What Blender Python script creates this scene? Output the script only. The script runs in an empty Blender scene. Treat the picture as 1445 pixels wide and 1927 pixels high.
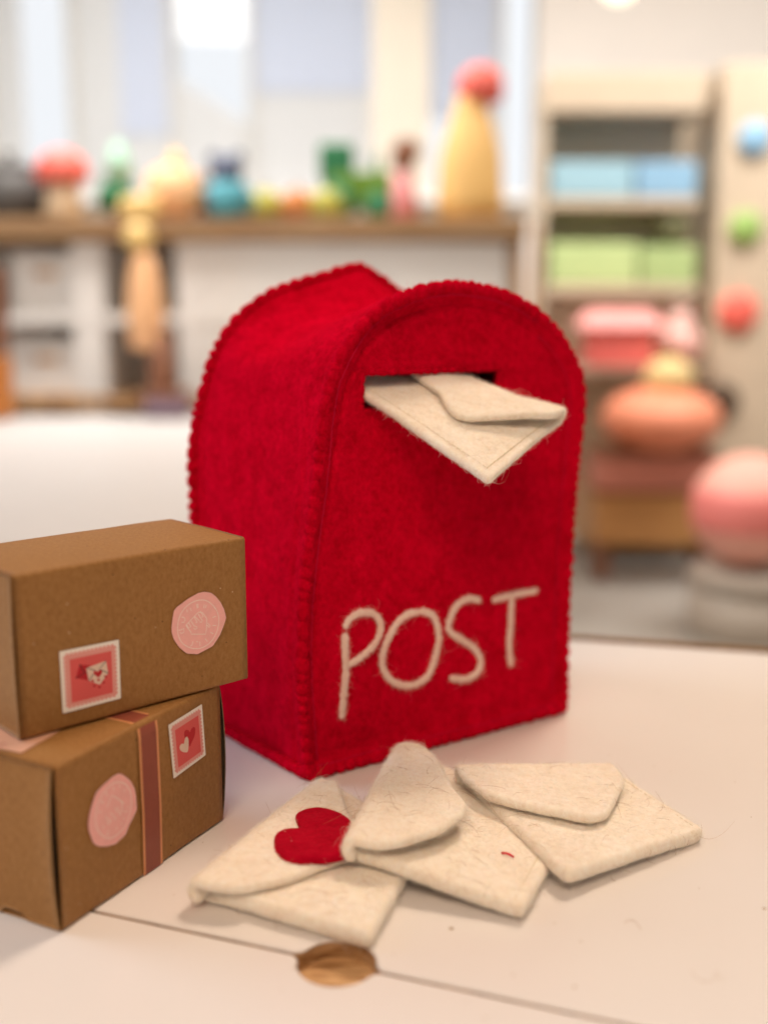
import bpy, bmesh, math, random
import numpy as np
from mathutils import Vector, Matrix, noise

random.seed(7); RNG = np.random.default_rng(7)
scene = bpy.context.scene
COL = scene.collection

# ------------------------------------------------------------------ camera
FPX, PIT, CAMH = 2043.0, math.radians(10.1), 200.0      # focal length in photo pixels, pitch, height over the table (mm)
cd = bpy.data.cameras.new("camera")
cam = bpy.data.objects.new("camera", cd); COL.objects.link(cam)
cam.location = (0, 0, CAMH * .001)
cam.rotation_euler = (math.pi / 2 - PIT, 0, 0)
cd.sensor_fit = 'VERTICAL'; cd.sensor_height = 36.0; cd.lens = FPX / 1927 * 36
cd.clip_start = .01; cd.clip_end = 60
cd.dof.use_dof = True; cd.dof.focus_distance = .425; cd.dof.aperture_fstop = 3.3
scene.camera = cam

# ------------------------------------------------------------------ light
scene.view_settings.view_transform = 'Standard'; scene.view_settings.look = 'None'
scene.view_settings.exposure = 0.02; scene.view_settings.gamma = 1.0
w = bpy.data.worlds.new("World"); scene.world = w; w.use_nodes = True
w.node_tree.nodes["Background"].inputs[0].default_value = (1.0, .90, .80, 1)
w.node_tree.nodes["Background"].inputs[1].default_value = .30

def area(name, loc, aim, size, power, color):
    l = bpy.data.lights.new(name, 'AREA'); l.shape = 'RECTANGLE'; l.size, l.size_y = size; l.energy = power; l.color = color
    o = bpy.data.objects.new(name, l); COL.objects.link(o); o.location = loc
    o.rotation_euler = (Vector(aim) - Vector(loc)).to_track_quat('-Z', 'Y').to_euler()
    l.spread = math.radians(130)
    return o
area("overhead_light", (.55, 1.15, 1.85), (.1, .4, 0), (.40, .40), 10.5, (1, .79, .60))
area("overhead_light", (-.2, -1.0, 1.7), (0, .5, 0), (1.2, .8), 12.6, (1, .76, .55))
area("window_light", (-2.1, .9, 1.0), (0, .45, .05), (1.2, 1.2), 14.5, (.68, .83, 1))
area("overhead_light", (-.8, 1.7, 1.85), (-.7, 2.6, .1), (.9, .5), 15, (1, .95, .90))  # extra fill, added so the counter fronts are lit
area("overhead_light", (-.7, 2.7, 1.85), (-.6, 3.3, 0), (1.4, .8), 40, (1, .97, .95))  # extra fill, added to brighten the back wall and blinds
area("overhead_light", (1.3, 2.25, 1.85), (1.35, 3.2, .1), (1.0, .8), 36, (1, .95, .92))
scene.cycles.max_bounces = 8; scene.cycles.transparent_max_bounces = 12
scene.cycles.use_denoising = True

# ------------------------------------------------------------------ geometry of the view (mm): photo pixel -> point in the place
SP, CP = math.sin(PIT), math.cos(PIT)
def ray(x, y):
    u = (x - 722.5) / FPX; v = (y - 963.5) / FPX
    return Vector((u, CP - v * SP, -(SP + v * CP)))
ORI = Vector((0, 0, CAMH))
def on_z(x, y, z=0.0):
    d = ray(x, y); return ORI + d * ((z - CAMH) / d.z)
def at_y(x, y, Y):
    d = ray(x, y); return ORI + d * (Y / d.y)
def on_plane(x, y, p0, n):
    d = ray(x, y); return ORI + d * ((p0 - ORI).dot(n) / d.dot(n))

# ------------------------------------------------------------------ materials
def nt_mat(name):
    m = bpy.data.materials.new(name); m.use_nodes = True
    nt = m.node_tree; b = nt.nodes["Principled BSDF"]
    return m, nt, b
def coords(nt, scale=1.0):
    tc = nt.nodes.new("ShaderNodeTexCoord"); return tc.outputs["Object"]
def noise_node(nt, vec, scale, detail=4, rough=.6, stretch=None):
    n = nt.nodes.new("ShaderNodeTexNoise"); n.inputs["Scale"].default_value = scale
    n.inputs["Detail"].default_value = detail; n.inputs["Roughness"].default_value = rough
    if stretch:
        mp = nt.nodes.new("ShaderNodeMapping"); mp.inputs["Scale"].default_value = stretch
        nt.links.new(vec, mp.inputs[0]); vec = mp.outputs[0]
    nt.links.new(vec, n.inputs["Vector"]); return n
def ramp(nt, fac, stops):
    r = nt.nodes.new("ShaderNodeValToRGB"); e = r.color_ramp.elements
    while len(e) < len(stops): e.new(.5)
    for el, (p, c) in zip(e, stops): el.position = p; el.color = (*c, 1)
    nt.links.new(fac, r.inputs[0]); return r
def bump(nt, b, height, strength, dist):
    n = nt.nodes.new("ShaderNodeBump"); n.inputs["Strength"].default_value = strength; n.inputs["Distance"].default_value = dist
    nt.links.new(height, n.inputs["Height"])
    prev = b.inputs["Normal"].links
    if prev: nt.links.new(prev[0].from_socket, n.inputs["Normal"])
    nt.links.new(n.outputs[0], b.inputs["Normal"])
def plain(name, col, rough=.6, spec=.4, coat=0.0, var=.08, scale=60):
    m, nt, b = nt_mat(name)
    n = noise_node(nt, coords(nt), scale, 3)
    r = ramp(nt, n.outputs[0], [(.3, [c * (1 - var) for c in col]), (.7, [min(1, c * (1 + var)) for c in col])])
    nt.links.new(r.outputs[0], b.inputs["Base Color"])
    b.inputs["Roughness"].default_value = rough; b.inputs["Specular IOR Level"].default_value = spec; b.inputs["Coat Weight"].default_value = coat
    return m
def felt(name, lo, mid, hi, sheen, scol, bk=1.0):
    m, nt, b = nt_mat(name); c = coords(nt)
    n1 = noise_node(nt, c, 900, 5, .7); n2 = noise_node(nt, c, 90, 5, .65); n3 = noise_node(nt, c, 420, 3, .6, (1, 1, .8))
    mx = nt.nodes.new("ShaderNodeMath"); mx.operation = 'ADD'; nt.links.new(n1.outputs[0], mx.inputs[0]); nt.links.new(n2.outputs[0], mx.inputs[1])
    mx2 = nt.nodes.new("ShaderNodeMath"); mx2.operation = 'ADD'; nt.links.new(mx.outputs[0], mx2.inputs[0]); nt.links.new(n3.outputs[0], mx2.inputs[1])
    mx3 = nt.nodes.new("ShaderNodeMath"); mx3.operation = 'MULTIPLY'; mx3.inputs[1].default_value = 1 / 3; nt.links.new(mx2.outputs[0], mx3.inputs[0])
    r = ramp(nt, mx3.outputs[0], [(.36, lo), (.5, mid), (.64, hi)])
    nt.links.new(r.outputs[0], b.inputs["Base Color"])
    b.inputs["Roughness"].default_value = 1; b.inputs["Specular IOR Level"].default_value = 0
    b.inputs["Sheen Weight"].default_value = sheen; b.inputs["Sheen Roughness"].default_value = .5; b.inputs["Sheen Tint"].default_value = (*scol, 1)
    if lo[1] > .1:
        b.inputs["Subsurface Weight"].default_value = .45; b.inputs["Subsurface Radius"].default_value = (1, .8, .55); b.inputs["Subsurface Scale"].default_value = .0022
    bump(nt, b, n2.outputs[0], .55 * bk, .0022); bump(nt, b, n1.outputs[0], .55 * bk, .0005)
    return m
def fibre(name, col):
    m, nt, b = nt_mat(name); b.inputs["Base Color"].default_value = (*col, 1); b.inputs["Roughness"].default_value = .8; b.inputs["Specular IOR Level"].default_value = .03
    return m

M_RED = felt("red_felt", (.34, .0004, .007), (.54, .0006, .016), (.72, .0014, .026), .03, (1, .12, .2))
M_REDFIB = fibre("red_wool", (.68, .004, .034))
M_HEART = felt("heart_felt", (.30, .001, .010), (.42, .002, .018), (.50, .006, .026), .1, (1, .3, .35))
M_CREAM = felt("cream_felt", (.80, .68, .55), (.92, .82, .71), (.97, .92, .84), .12, (1, .95, .85), .6)
M_CREAMFIB = fibre("cream_wool", (.97, .92, .83))
M_LETTER = felt("pink_white_roving", (.84, .56, .48), (.94, .72, .63), (.97, .82, .74), .15, (1, .9, .85), .35)
M_LETFIB = fibre("pink_white_wool", (.95, .70, .61))
M_TANFIB = fibre("tan_wool", (.42, .24, .13))
M_THREAD = fibre("red_thread", (.55, .01, .05))
M_CTHREAD = fibre("cream_thread", (.80, .70, .55))
M_DARK = plain("dark_lining", (.02, .001, .002), .9, .1)

def kraft():
    m, nt, b = nt_mat("kraft_card"); c = coords(nt)
    n = noise_node(nt, c, 620, 5, .75, (1, 1, .7)); big = noise_node(nt, c, 18, 3)
    r = ramp(nt, n.outputs[0], [(.30, (.275, .124, .031)), (.5, (.335, .158, .044)), (.70, (.39, .195, .061))])
    v = nt.nodes.new("ShaderNodeTexVoronoi"); v.inputs["Scale"].default_value = 520; nt.links.new(c, v.inputs["Vector"])
    pick = nt.nodes.new("ShaderNodeSeparateColor"); nt.links.new(v.outputs["Color"], pick.inputs[0])
    def speck(ch, thr, size, col, prev):
        a = nt.nodes.new("ShaderNodeMath"); a.operation = 'GREATER_THAN'; a.inputs[1].default_value = thr; nt.links.new(pick.outputs[ch], a.inputs[0])
        d = nt.nodes.new("ShaderNodeMath"); d.operation = 'LESS_THAN'; d.inputs[1].default_value = size; nt.links.new(v.outputs["Distance"], d.inputs[0])
        k = nt.nodes.new("ShaderNodeMath"); k.operation = 'MULTIPLY'; nt.links.new(a.outputs[0], k.inputs[0]); nt.links.new(d.outputs[0], k.inputs[1])
        mixn = nt.nodes.new("ShaderNodeMix"); mixn.data_type = 'RGBA'; nt.links.new(k.outputs[0], mixn.inputs[0]); nt.links.new(prev, mixn.inputs[6]); mixn.inputs[7].default_value = (*col, 1)
        return mixn.outputs[2]
    o = speck(0, .988, .17, (.62, .43, .24), r.outputs[0]); o = speck(1, .986, .18, (.11, .045, .015), o)
    mb = nt.nodes.new("ShaderNodeMix"); mb.data_type = 'RGBA'; mb.blend_type = 'MULTIPLY'; mb.inputs[0].default_value = .35
    rb = ramp(nt, big.outputs[0], [(.3, (.78, .78, .78)), (.7, (1, 1, 1))])
    nt.links.new(o, mb.inputs[6]); nt.links.new(rb.outputs[0], mb.inputs[7]); nt.links.new(mb.outputs[2], b.inputs["Base Color"])
    b.inputs["Roughness"].default_value = .62; b.inputs["Specular IOR Level"].default_value = .35
    bump(nt, b, n.outputs[0], .25, .0004)
    return m
M_KRAFT = kraft()
M_KRAFTIN = plain("card_inside", (.24, .17, .10), .8, .2, var=.12, scale=300)
M_PAPER = plain("sticker_white", (.90, .82, .75), .5, var=.02)
M_SPINK = plain("sticker_pink", (.78, .33, .29), .5, var=.03)
M_SRED = plain("sticker_coral", (.72, .10, .095), .5, var=.03)
M_SCRIM = plain("sticker_crimson", (.50, .010, .020), .5, var=.03)
M_SCREAM = plain("sticker_cream", (.78, .58, .47), .5, var=.02)
M_SBLACK = plain("sticker_line", (.035, .012, .010), .5, var=.02)
M_SEAL = plain("seal_pink", (.93, .47, .44), .55, var=.04, scale=400)
M_SEALINE = plain("seal_line", (1, .76, .69), .55, var=.03)
M_TAPE = plain("tape_mauve", (.28, .068, .040), .45, var=.05, scale=300)
M_TAPEEDGE = plain("tape_peach", (.68, .29, .125), .45, var=.04)
M_LABEL = plain("label_peach", (.72, .40, .28), .5, var=.03)
M_LABELRED = plain("label_print", (.62, .22, .18), .5, var=.03)

def laminate():
    m, nt, b = nt_mat("white_laminate"); c = coords(nt)
    n = noise_node(nt, c, 9, 3); r = ramp(nt, n.outputs[0], [(.2, (.775, .728, .705)), (.8, (.80, .752, .729))])
    nt.links.new(r.outputs[0], b.inputs["Base Color"])
    n2 = noise_node(nt, c, 30, 4); r2 = ramp(nt, n2.outputs[0], [(.1, (.27,) * 3), (.9, (.31,) * 3)])
    nt.links.new(r2.outputs[0], b.inputs["Roughness"]); b.inputs["Specular IOR Level"].default_value = .45
    n3 = noise_node(nt, c, 1500, 2); bump(nt, b, n3.outputs[0], .04, .0003)
    return m
M_LAM = laminate()
def pine(name="pine", k=1.0, stretch=(1, 9, 1), scale=60):
    m, nt, b = nt_mat(name); c = coords(nt)
    n = noise_node(nt, c, scale, 5, .6, stretch)
    r = ramp(nt, n.outputs[0], [(.38, (.26 * k, .115 * k, .038 * k)), (.5, (.47 * k, .26 * k, .11 * k)), (.6, (.58 * k, .36 * k, .18 * k))])
    nt.links.new(r.outputs[0], b.inputs["Base Color"]); b.inputs["Roughness"].default_value = .55
    bump(nt, b, n.outputs[0], .2, .0006)
    return m
M_PINE = pine("pine", 1.15, (3, 30, 3), 26); M_PINEEDGE = pine("pine_edge", .85, (3, 3, 30), 26)
M_CRUMB = plain("crumb", (.40, .28, .17), .9)

# ------------------------------------------------------------------ mesh helpers (millimetres in, metres out)
def tag(o, label=None, cat=None, group=None, kind=None):
    for k, v in (("label", label), ("category", cat), ("group", group), ("kind", kind)):
        if v: o[k] = v
    return o
def empty(name, loc_mm=(0, 0, 0), rz=0.0, **kw):
    o = bpy.data.objects.new(name, None); COL.objects.link(o); o.location = Vector(loc_mm) * .001; o.rotation_euler = (0, 0, rz)
    o.empty_display_size = .02
    return tag(o, **kw)
def mesh(name, verts, faces, mats, parent=None, smooth=True, midx=None):
    me = bpy.data.meshes.new(name)
    me.from_pydata([(v[0] * .001, v[1] * .001, v[2] * .001) for v in verts], [], faces)
    for m in (mats if isinstance(mats, (list, tuple)) else [mats]): me.materials.append(m)
    if midx is not None: me.polygons.foreach_set("material_index", midx)
    if smooth: me.polygons.foreach_set("use_smooth", [True] * len(me.polygons))
    me.update()
    o = bpy.data.objects.new(name, me); COL.objects.link(o)
    if parent is not None: o.parent = parent
    return o
def catmull(pts, n, closed=False):
    P = [Vector(p) for p in pts]; m = len(P); out = []
    segs = m if closed else m - 1
    for i in range(segs):
        if closed: a, b, c, d = P[(i - 1) % m], P[i], P[(i + 1) % m], P[(i + 2) % m]
        else: a, b, c, d = P[max(i - 1, 0)], P[i], P[i + 1], P[min(i + 2, m - 1)]
        for k in range(16):
            t = k / 16
            out.append(.5 * ((2 * b) + (c - a) * t + (2 * a - 5 * b + 4 * c - d) * t * t + (3 * b - 3 * c + d - a) * t ** 3))
    if not closed: out.append(P[-1])
    return resample(out, n, closed)
def resample(pts, n, closed=False):
    P = [Vector(p) for p in pts]
    if closed: P = P + [P[0]]
    L = [0.0]
    for a, b in zip(P, P[1:]): L.append(L[-1] + (b - a).length)
    tot = L[-1]; out = []; j = 0
    cnt = n if closed else n - 1
    for i in range(n):
        s = tot * i / cnt
        while j < len(L) - 2 and L[j + 1] < s: j += 1
        seg = L[j + 1] - L[j]
        out.append(P[j].lerp(P[j + 1], (s - L[j]) / seg if seg > 1e-9 else 0))
    return out
def fillet(poly, r, k=6):
    P = [Vector(p) for p in poly]; out = []; m = len(P)
    for i in range(m):
        a, b, c = P[i - 1], P[i], P[(i + 1) % m]
        rr = min(r, (a - b).length * .45, (c - b).length * .45)
        p, q = b + (a - b).normalized() * rr, b + (c - b).normalized() * rr
        for j in range(k + 1):
            t = j / k; out.append(p * (1 - t) ** 2 + b * 2 * t * (1 - t) + q * t * t)
    return out
def fbm(p, s): return noise.noise(Vector(p) * s)

def felt_piece(name, outline, mapf, T, mat, parent, n=150, centre=None, inner=16, lump=.25, rim=None, groove=None, both=True, wob=.35):
    """A soft felt sheet: OUTLINE in a plane (p,q), MAPF(p,q)->3D, thickness T with a rounded rim, surface lumps."""
    O = [Vector((p[0], p[1])) for p in resample([Vector((q[0], q[1], 0)) for q in outline], n, True)]
    if sum(O[i - 1].x * O[i].y - O[i].x * O[i - 1].y for i in range(n)) < 0: O.reverse()
    C = Vector(centre) if centre else sum(O, Vector((0, 0))) / n
    w_ = rim or T * .55
    O = [p + (p - C).normalized() * wob * noise.noise(Vector((p.x * .22, p.y * .22, 3.1))) for p in O]
    ds = [0, .12 * w_, .35 * w_, .7 * w_, 1.1 * w_, 1.7 * w_, 2.4 * w_, 3.2 * w_]
    rings = []
    for i in range(n):
        v = O[i] - C; r = v.length; lst = []
        for d in ds: lst.append(min(d, r * .8))
        d0 = lst[-1]
        for k in range(1, inner + 1): lst.append(d0 + (r - d0) * k / (inner + 1))
        rings.append([(C + v * (1 - d / r), d) for d in lst])
    K = len(rings[0]); e = .05
    top, bot = [], []
    def frame(p):
        a = Vector(mapf(p.x, p.y)); n_ = (Vector(mapf(p.x + e, p.y)) - a).cross(Vector(mapf(p.x, p.y + e)) - a)
        return a, n_.normalized()
    for k in range(K):
        for i in range(n):
            p, d = rings[i][k]; a, nn = frame(p)
            h = T / 2 * math.sqrt(max(0, 1 - (1 - min(d / w_, 1)) ** 2))
            l = lump * (noise.noise(a * .16) + .5 * noise.noise(a * .45)) * min(1, d / w_)
            g = groove(d, p) if groove else 0
            top.append(a + nn * (h + l - g)); bot.append(a - nn * (h - l))
    a, nn = frame(C); V = top + [a + nn * T / 2]; ct = len(V) - 1
    F = []
    for k in range(K - 1):
        for i in range(n):
            j = (i + 1) % n; F.append((k * n + i, k * n + j, (k + 1) * n + j, (k + 1) * n + i))
    for i in range(n): F.append(((K - 1) * n + i, (K - 1) * n + (i + 1) % n, ct))
    if both:
        off = len(V); V += bot[n:] + [a - nn * T / 2]; cb = len(V) - 1
        def bi(k, i): return i if k == 0 else off + (k - 1) * n + i
        for k in range(K - 1):
            for i in range(n):
                j = (i + 1) % n; F.append((bi(k, i), bi(k + 1, i), bi(k + 1, j), bi(k, j)))
        for i in range(n): F.append((bi(K - 1, i), cb, bi(K - 1, (i + 1) % n)))
    return mesh(name, V, F, mat, parent)

def tube(path, rad, seg=10, closed=False, up=Vector((0, 0, 1)), flat=1.0, cap=True):
    """Tube along PATH; RAD(i) radius, FLAT squeezes it along UP."""
    P = [Vector(p) for p in path]; m = len(P); V, F = [], []
    for i in range(m):
        t = (P[(i + 1) % m] - P[i - 1]) if closed else (P[min(i + 1, m - 1)] - P[max(i - 1, 0)])
        t.normalize(); s = t.cross(up)
        if s.length < 1e-3: s = t.cross(Vector((1, 0, 0)))
        s.normalize(); u = s.cross(t).normalized(); r = rad(i) if callable(rad) else rad
        for k in range(seg):
            a = 2 * math.pi * k / seg
            V.append(P[i] + s * r * math.cos(a) + u * r * flat * math.sin(a))
    for i in range(m if closed else m - 1):
        j = (i + 1) % m
        for k in range(seg):
            l = (k + 1) % seg; F.append((i * seg + k, j * seg + k, j * seg + l, i * seg + l))
    if not closed and cap:
        F.append(tuple(range(seg))); F.append(tuple((m - 1) * seg + k for k in reversed(range(seg))))
    return V, F
def join(*parts):
    V, F = [], []
    for v, f in parts:
        o = len(V); V += v; F += [tuple(i + o for i in q) for q in f]
    return V, F

def fuzz(name, sources, mat, parent, per_mm2, length=(1.2, 3.2), radius=.022, lift=.35, flow=None, keep=None, curl=.5, extra=None):
    """Loose wool fibres standing off felt surfaces, as one hair-curves part."""
    pts = []
    for o in sources:
        me = o.data; me.calc_loop_triangles(); nv = len(me.vertices)
        co = np.empty(nv * 3); me.vertices.foreach_get("co", co); co = co.reshape(-1, 3) * 1000
        tri = np.empty(len(me.loop_triangles) * 3, int); me.loop_triangles.foreach_get("vertices", tri); tri = tri.reshape(-1, 3)
        A, B, C = co[tri[:, 0]], co[tri[:, 1]], co[tri[:, 2]]
        N = np.cross(B - A, C - A); ar = np.linalg.norm(N, axis=1) / 2; N /= np.maximum(np.linalg.norm(N, axis=1)[:, None], 1e-9)
        wgt = ar.copy()
        if keep is not None: wgt = wgt * keep((A + B + C) / 3, N)
        cnt = int(wgt.sum() * per_mm2)
        if cnt < 1: continue
        idx = RNG.choice(len(ar), cnt, p=wgt / wgt.sum())
        u, v = RNG.random((2, cnt)); fl = u + v > 1; u[fl], v[fl] = 1 - u[fl], 1 - v[fl]
        p = A[idx] + (B - A)[idx] * u[:, None] + (C - A)[idx] * v[:, None]; nn = N[idx]
        t = RNG.normal(size=(cnt, 3))
        if flow is not None: t = t * .6 + np.array(flow)
        t -= nn * (t * nn).sum(1)[:, None]; t /= np.linalg.norm(t, axis=1)[:, None]
        b = np.cross(nn, t)
        ln = RNG.uniform(*length, cnt) * np.where(RNG.random(cnt) < .04, 2.4, 1.0)
        lf = np.abs(RNG.normal(0, lift, cnt)) + .05; cu = RNG.normal(0, curl, cnt)
        S = []
        for k in range(5):
            s = k / 4.0
            S.append(p - nn * .05 + (t * (s * ln)[:, None] if np.ndim(s * ln) else 0) + b * (cu * s * s * ln)[:, None] + nn * (lf * ln * math.sin(s * 2.6) * .55)[:, None])
        pts.append(np.stack(S, 1))
    if extra is not None: pts.append(extra)
    P = np.concatenate(pts).astype(np.float32) * .001
    n = len(P); hc = bpy.data.hair_curves.new(name); hc.add_curves([5] * n)
    hc.attributes["position"].data.foreach_set("vector", P.reshape(-1))
    at = hc.attributes.get("radius") or hc.attributes.new("radius", 'FLOAT', 'POINT')
    at.data.foreach_set("value", np.tile(np.array([1, 1, .9, .75, .4], np.float32) * radius * .001, n))
    hc.materials.append(mat)
    o = bpy.data.objects.new(name, hc); COL.objects.link(o)
    if parent is not None: o.parent = parent
    o["kind"] = "stuff"
    return o

def rbox(name, c, size, bev, mat, parent=None, rz=0.0, seg=3):
    """Bevelled block centred at C (mm)."""
    bm = bmesh.new(); bmesh.ops.create_cube(bm, size=1)
    bmesh.ops.scale(bm, vec=Vector(size), verts=bm.verts)
    if bev: bmesh.ops.bevel(bm, geom=bm.edges[:], offset=bev, segments=seg, affect='EDGES', profile=.5)
    bm.transform(Matrix.Translation(Vector(c)) @ Matrix.Rotation(rz, 4, 'Z')); bm.transform(Matrix.Scale(.001, 4))
    me = bpy.data.meshes.new(name); bm.to_mesh(me); bm.free(); me.materials.append(mat)
    big = {p.index for p in sorted(me.polygons, key=lambda p: -p.area)[:6]}
    me.polygons.foreach_set("use_smooth", [bev > 3 and i not in big for i in range(len(me.polygons))])
    o = bpy.data.objects.new(name, me); COL.objects.link(o)
    if parent is not None: o.parent = parent
    return o
def lathe(name, prof, c, mat, parent=None, seg=28, axis='Z'):
    V, F = [], []; pr = [(max(r, .01), z) for r, z in prof]
    for r, z in pr:
        for k in range(seg):
            a = 2 * math.pi * k / seg; x, y = r * math.cos(a), r * math.sin(a)
            V.append(Vector(c) + (Vector((x, y, z)) if axis == 'Z' else Vector((x, z, y)) if axis == 'Y' else Vector((z, x, y))))
    for i in range(len(pr) - 1):
        for k in range(seg):
            l = (k + 1) % seg; F.append((i * seg + k, i * seg + l, (i + 1) * seg + l, (i + 1) * seg + k))
    F.append(tuple(reversed(range(seg)))); F.append(tuple((len(pr) - 1) * seg + k for k in range(seg)))
    return mesh(name, V, F, mat, parent)
def ball_prof(r, z0=0, sq=1.0, n=12): return [(r * math.sin(math.pi * i / n), z0 - r * sq * math.cos(math.pi * i / n)) for i in range(n + 1)]

# ================================================================== THE TABLE
table = empty("play_table", (0, 450, 0), label="white topped table with a finger hole between two lids and a thin wooden rim", cat="table")
TO = Vector((0, 450, 0))
SL, SR = on_z(190, 1716), on_z(1180, 1927)                # the gap between the two lids
sd = (SR - SL).normalized(); sn = Vector((-sd.y, sd.x, 0))
HC = on_z(631, 1815) ; HC = SL + sd * (HC - SL).dot(sd)
E1, E2 = on_z(1072, 1203), on_z(1445, 1229); ed = (E2 - E1).normalized(); en = Vector((-ed.y, ed.x, 0))
GAP, HR, FL_ = .78, 12.6, 4.0                              # half gap, hole radius, flare radius
def hole_edge(side):
    """Edge of one lid along the gap, with its half of the finger hole (seam coordinates: s along, t across)."""
    pts = []; k = side
    yc = GAP + FL_; sx = math.sqrt((HR + FL_) ** 2 - yc ** 2); a0 = math.atan2(yc, sx)
    fl = []
    A0 = -math.pi / 2; A1 = math.atan2(-yc, sx)            # on the flare circle centred (-sx, yc): from straight down to facing the hole centre
    for i in range(9):
        a = A0 + (A1 - A0) * i / 8; fl.append((-sx + FL_ * math.cos(a), yc + FL_ * math.sin(a)))
    B0 = math.pi - a0; arc = [(HR * math.cos(B0 + (a0 - B0) * i / 40), HR * math.sin(B0 + (a0 - B0) * i / 40)) for i in range(41)]
    right = [(-x, y) for x, y in reversed(fl)]
    return [(x, y * k) for x, y in fl + arc[1:-1] + right]
def lid(side):
    hp = [HC + sd * s + sn * t for s, t in hole_edge(side)]
    if side > 0:
        L0, L1 = HC + sd * -520 + sn * GAP, HC + sd * 620 + sn * GAP
        fe = [E1 + ed * 620 - en * .4, E1 + ed * -700 - en * .4]
        poly = [L0] + hp + [L1] + fe
    else:
        L0, L1 = HC + sd * -520 - sn * GAP, HC + sd * 620 - sn * GAP
        poly = [L1] + hp[::-1] + [L0] + [HC + sd * -520 - sn * 420, HC + sd * 620 - sn * 420]
    n = len(poly); ctr = sum(poly, Vector()) / n
    nh = len(hp)
    # rings: wall bottom, wall top, rounded lip, top
    def inset(d):
        out = []
        for i in range(n):
            a, b, c = poly[i - 1], poly[i], poly[(i + 1) % n]
            t1, t2 = (b - a).normalized(), (c - b).normalized()
            m1, m2 = Vector((-t1.y, t1.x, 0)), Vector((-t2.y, t2.x, 0))
            mm = (m1 + m2); mm = mm / max(mm.length_squared / 2, .3)
            out.append(b + mm * d)
        return out
    V, F, MI = [], [], []
    for d, z in ((0, -6), (0, -.7), (.12, -.32), (.35, -.1), (.7, 0)):
        V += [p + Vector((0, 0, z)) - TO for p in inset(d)]
    for k in range(4):
        for i in range(n):
            j = (i + 1) % n; F.append((k * n + i, k * n + j, (k + 1) * n + j, (k + 1) * n + i)); MI.append(1 if k == 0 else 0)
    F.append(tuple(4 * n + i for i in range(n))); MI.append(0)
    o = mesh("lid", V, F, [M_LAM, M_PINEEDGE], table, smooth=False, midx=MI)
    return o
lid(1); lid(-1)
rbox("hole_block", HC - TO + Vector((0, 0, -10.6)), (62, 52, 9), 0, M_PINE, table, rz=math.atan2(sd.y, sd.x))
M_RIM = pine("rim_wood", .5, (9, 9, 60), 26)
# wooden rim along the far edge
def bar(name, a, b, wdt, z0, z1, mat, parent, out):
    q = [a, b, b + out * wdt, a + out * wdt]
    V = [p + Vector((0, 0, z0)) - TO for p in q] + [p + Vector((0, 0, z1)) - TO for p in q]
    return mesh(name, V, [(3, 2, 1, 0), (4, 5, 6, 7), (0, 1, 5, 4), (1, 2, 6, 5), (2, 3, 7, 6), (3, 0, 4, 7)], mat, parent, smooth=False)
bar("rim", E1 - ed * 700, E1 + ed * 620, 4.5, -60, 1.9, M_RIM, table, en)
for lx, ly in ((-420, 700), (440, 560)):
    rbox("leg", Vector((lx, ly, -280)) - TO, (45, 45, 400), 3, M_PINE, table)

# ================================================================== THE POST BOX
A0 = on_z(580, 1470); A1 = on_z(1065, 1340); fa = (A1 - A0).normalized(); fb = Vector((-fa.y, fa.x, 0)); ARZ = math.atan2(fa.y, fa.x)
mb = empty("felt_post_box", A0, ARZ, label="red felt post box with rounded top, a slot and POST in white wool", cat="post box")
def mb_plane(x, y, b=0.0):
    p = on_plane(x, y, A0 + fb * b, fb) - A0; return Vector((p.dot(fa), b, p.z))
FRONT = [(.5, 3), (-1.5, 30), (-2.3, 55), (-.5, 85), (2.5, 110), (6.5, 134), (10, 160), (16, 180.5), (30, 197.5), (48.5, 208.3), (76, 214), (109, 209.4), (135, 196.5), (150.5, 178.5),
         (156.3, 162.5), (154, 135), (151, 95), (150, 40), (150.5, 3)]
BACK = [(-9.5, 3), (-9.5, 40), (-8, 70), (-6.5, 96), (-6.5, 133), (-4.5, 148), (1.2, 167.5), (8, 185), (19.5, 199.5), (37, 211.3), (54.5, 217.3), (73.5, 222.3), (89, 226.2), (99, 222), (112, 215), (129, 204.5), (143.5, 188),
        (150, 168), (152.5, 140), (152.5, 70), (152, 3)]
NO = 168
fo = catmull([(a, z, 0) for a, z in FRONT], NO); bo = catmull([(a, z, 0) for a, z in BACK], NO)
fo = [(p.x, p.y) for p in fo]; bo = [(p.x, p.y) for p in bo]
def sstep(a, b, x): t = max(0, min(1, (x - a) / (b - a))); return t * t * (3 - 2 * t)
def face_b(a, z):
    """Depth of the front face (negative bulges to the viewer)."""
    v = -1.8 * math.exp(-((a - 76) / 55) ** 2 - ((z - 85) / 70) ** 2)
    v += 3.6 * math.exp(-((a - 76) / 52) ** 2 - ((z - 197) / 10) ** 2)           # sunk band under the arch
    v += -2.6 * math.exp(-((a - 66) / 45) ** 2 - ((z - 180) / 6) ** 2)          # lip over the slot
    v += 1.2 * math.exp(-((a - 60) / 40) ** 2 - ((z - 157) / 8) ** 2)
    v += 1.5 * noise.noise(Vector((a * .022, z * .022, 1.7))) + .6 * noise.noise(Vector((a * .06, z * .06, 4.2))) + .2 * noise.noise(Vector((a * .25, z * .25, 9)))
    return v
SLOT = (28.4, 104.4, 160.6, 177.6); SC = Vector((66, 169))
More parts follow.
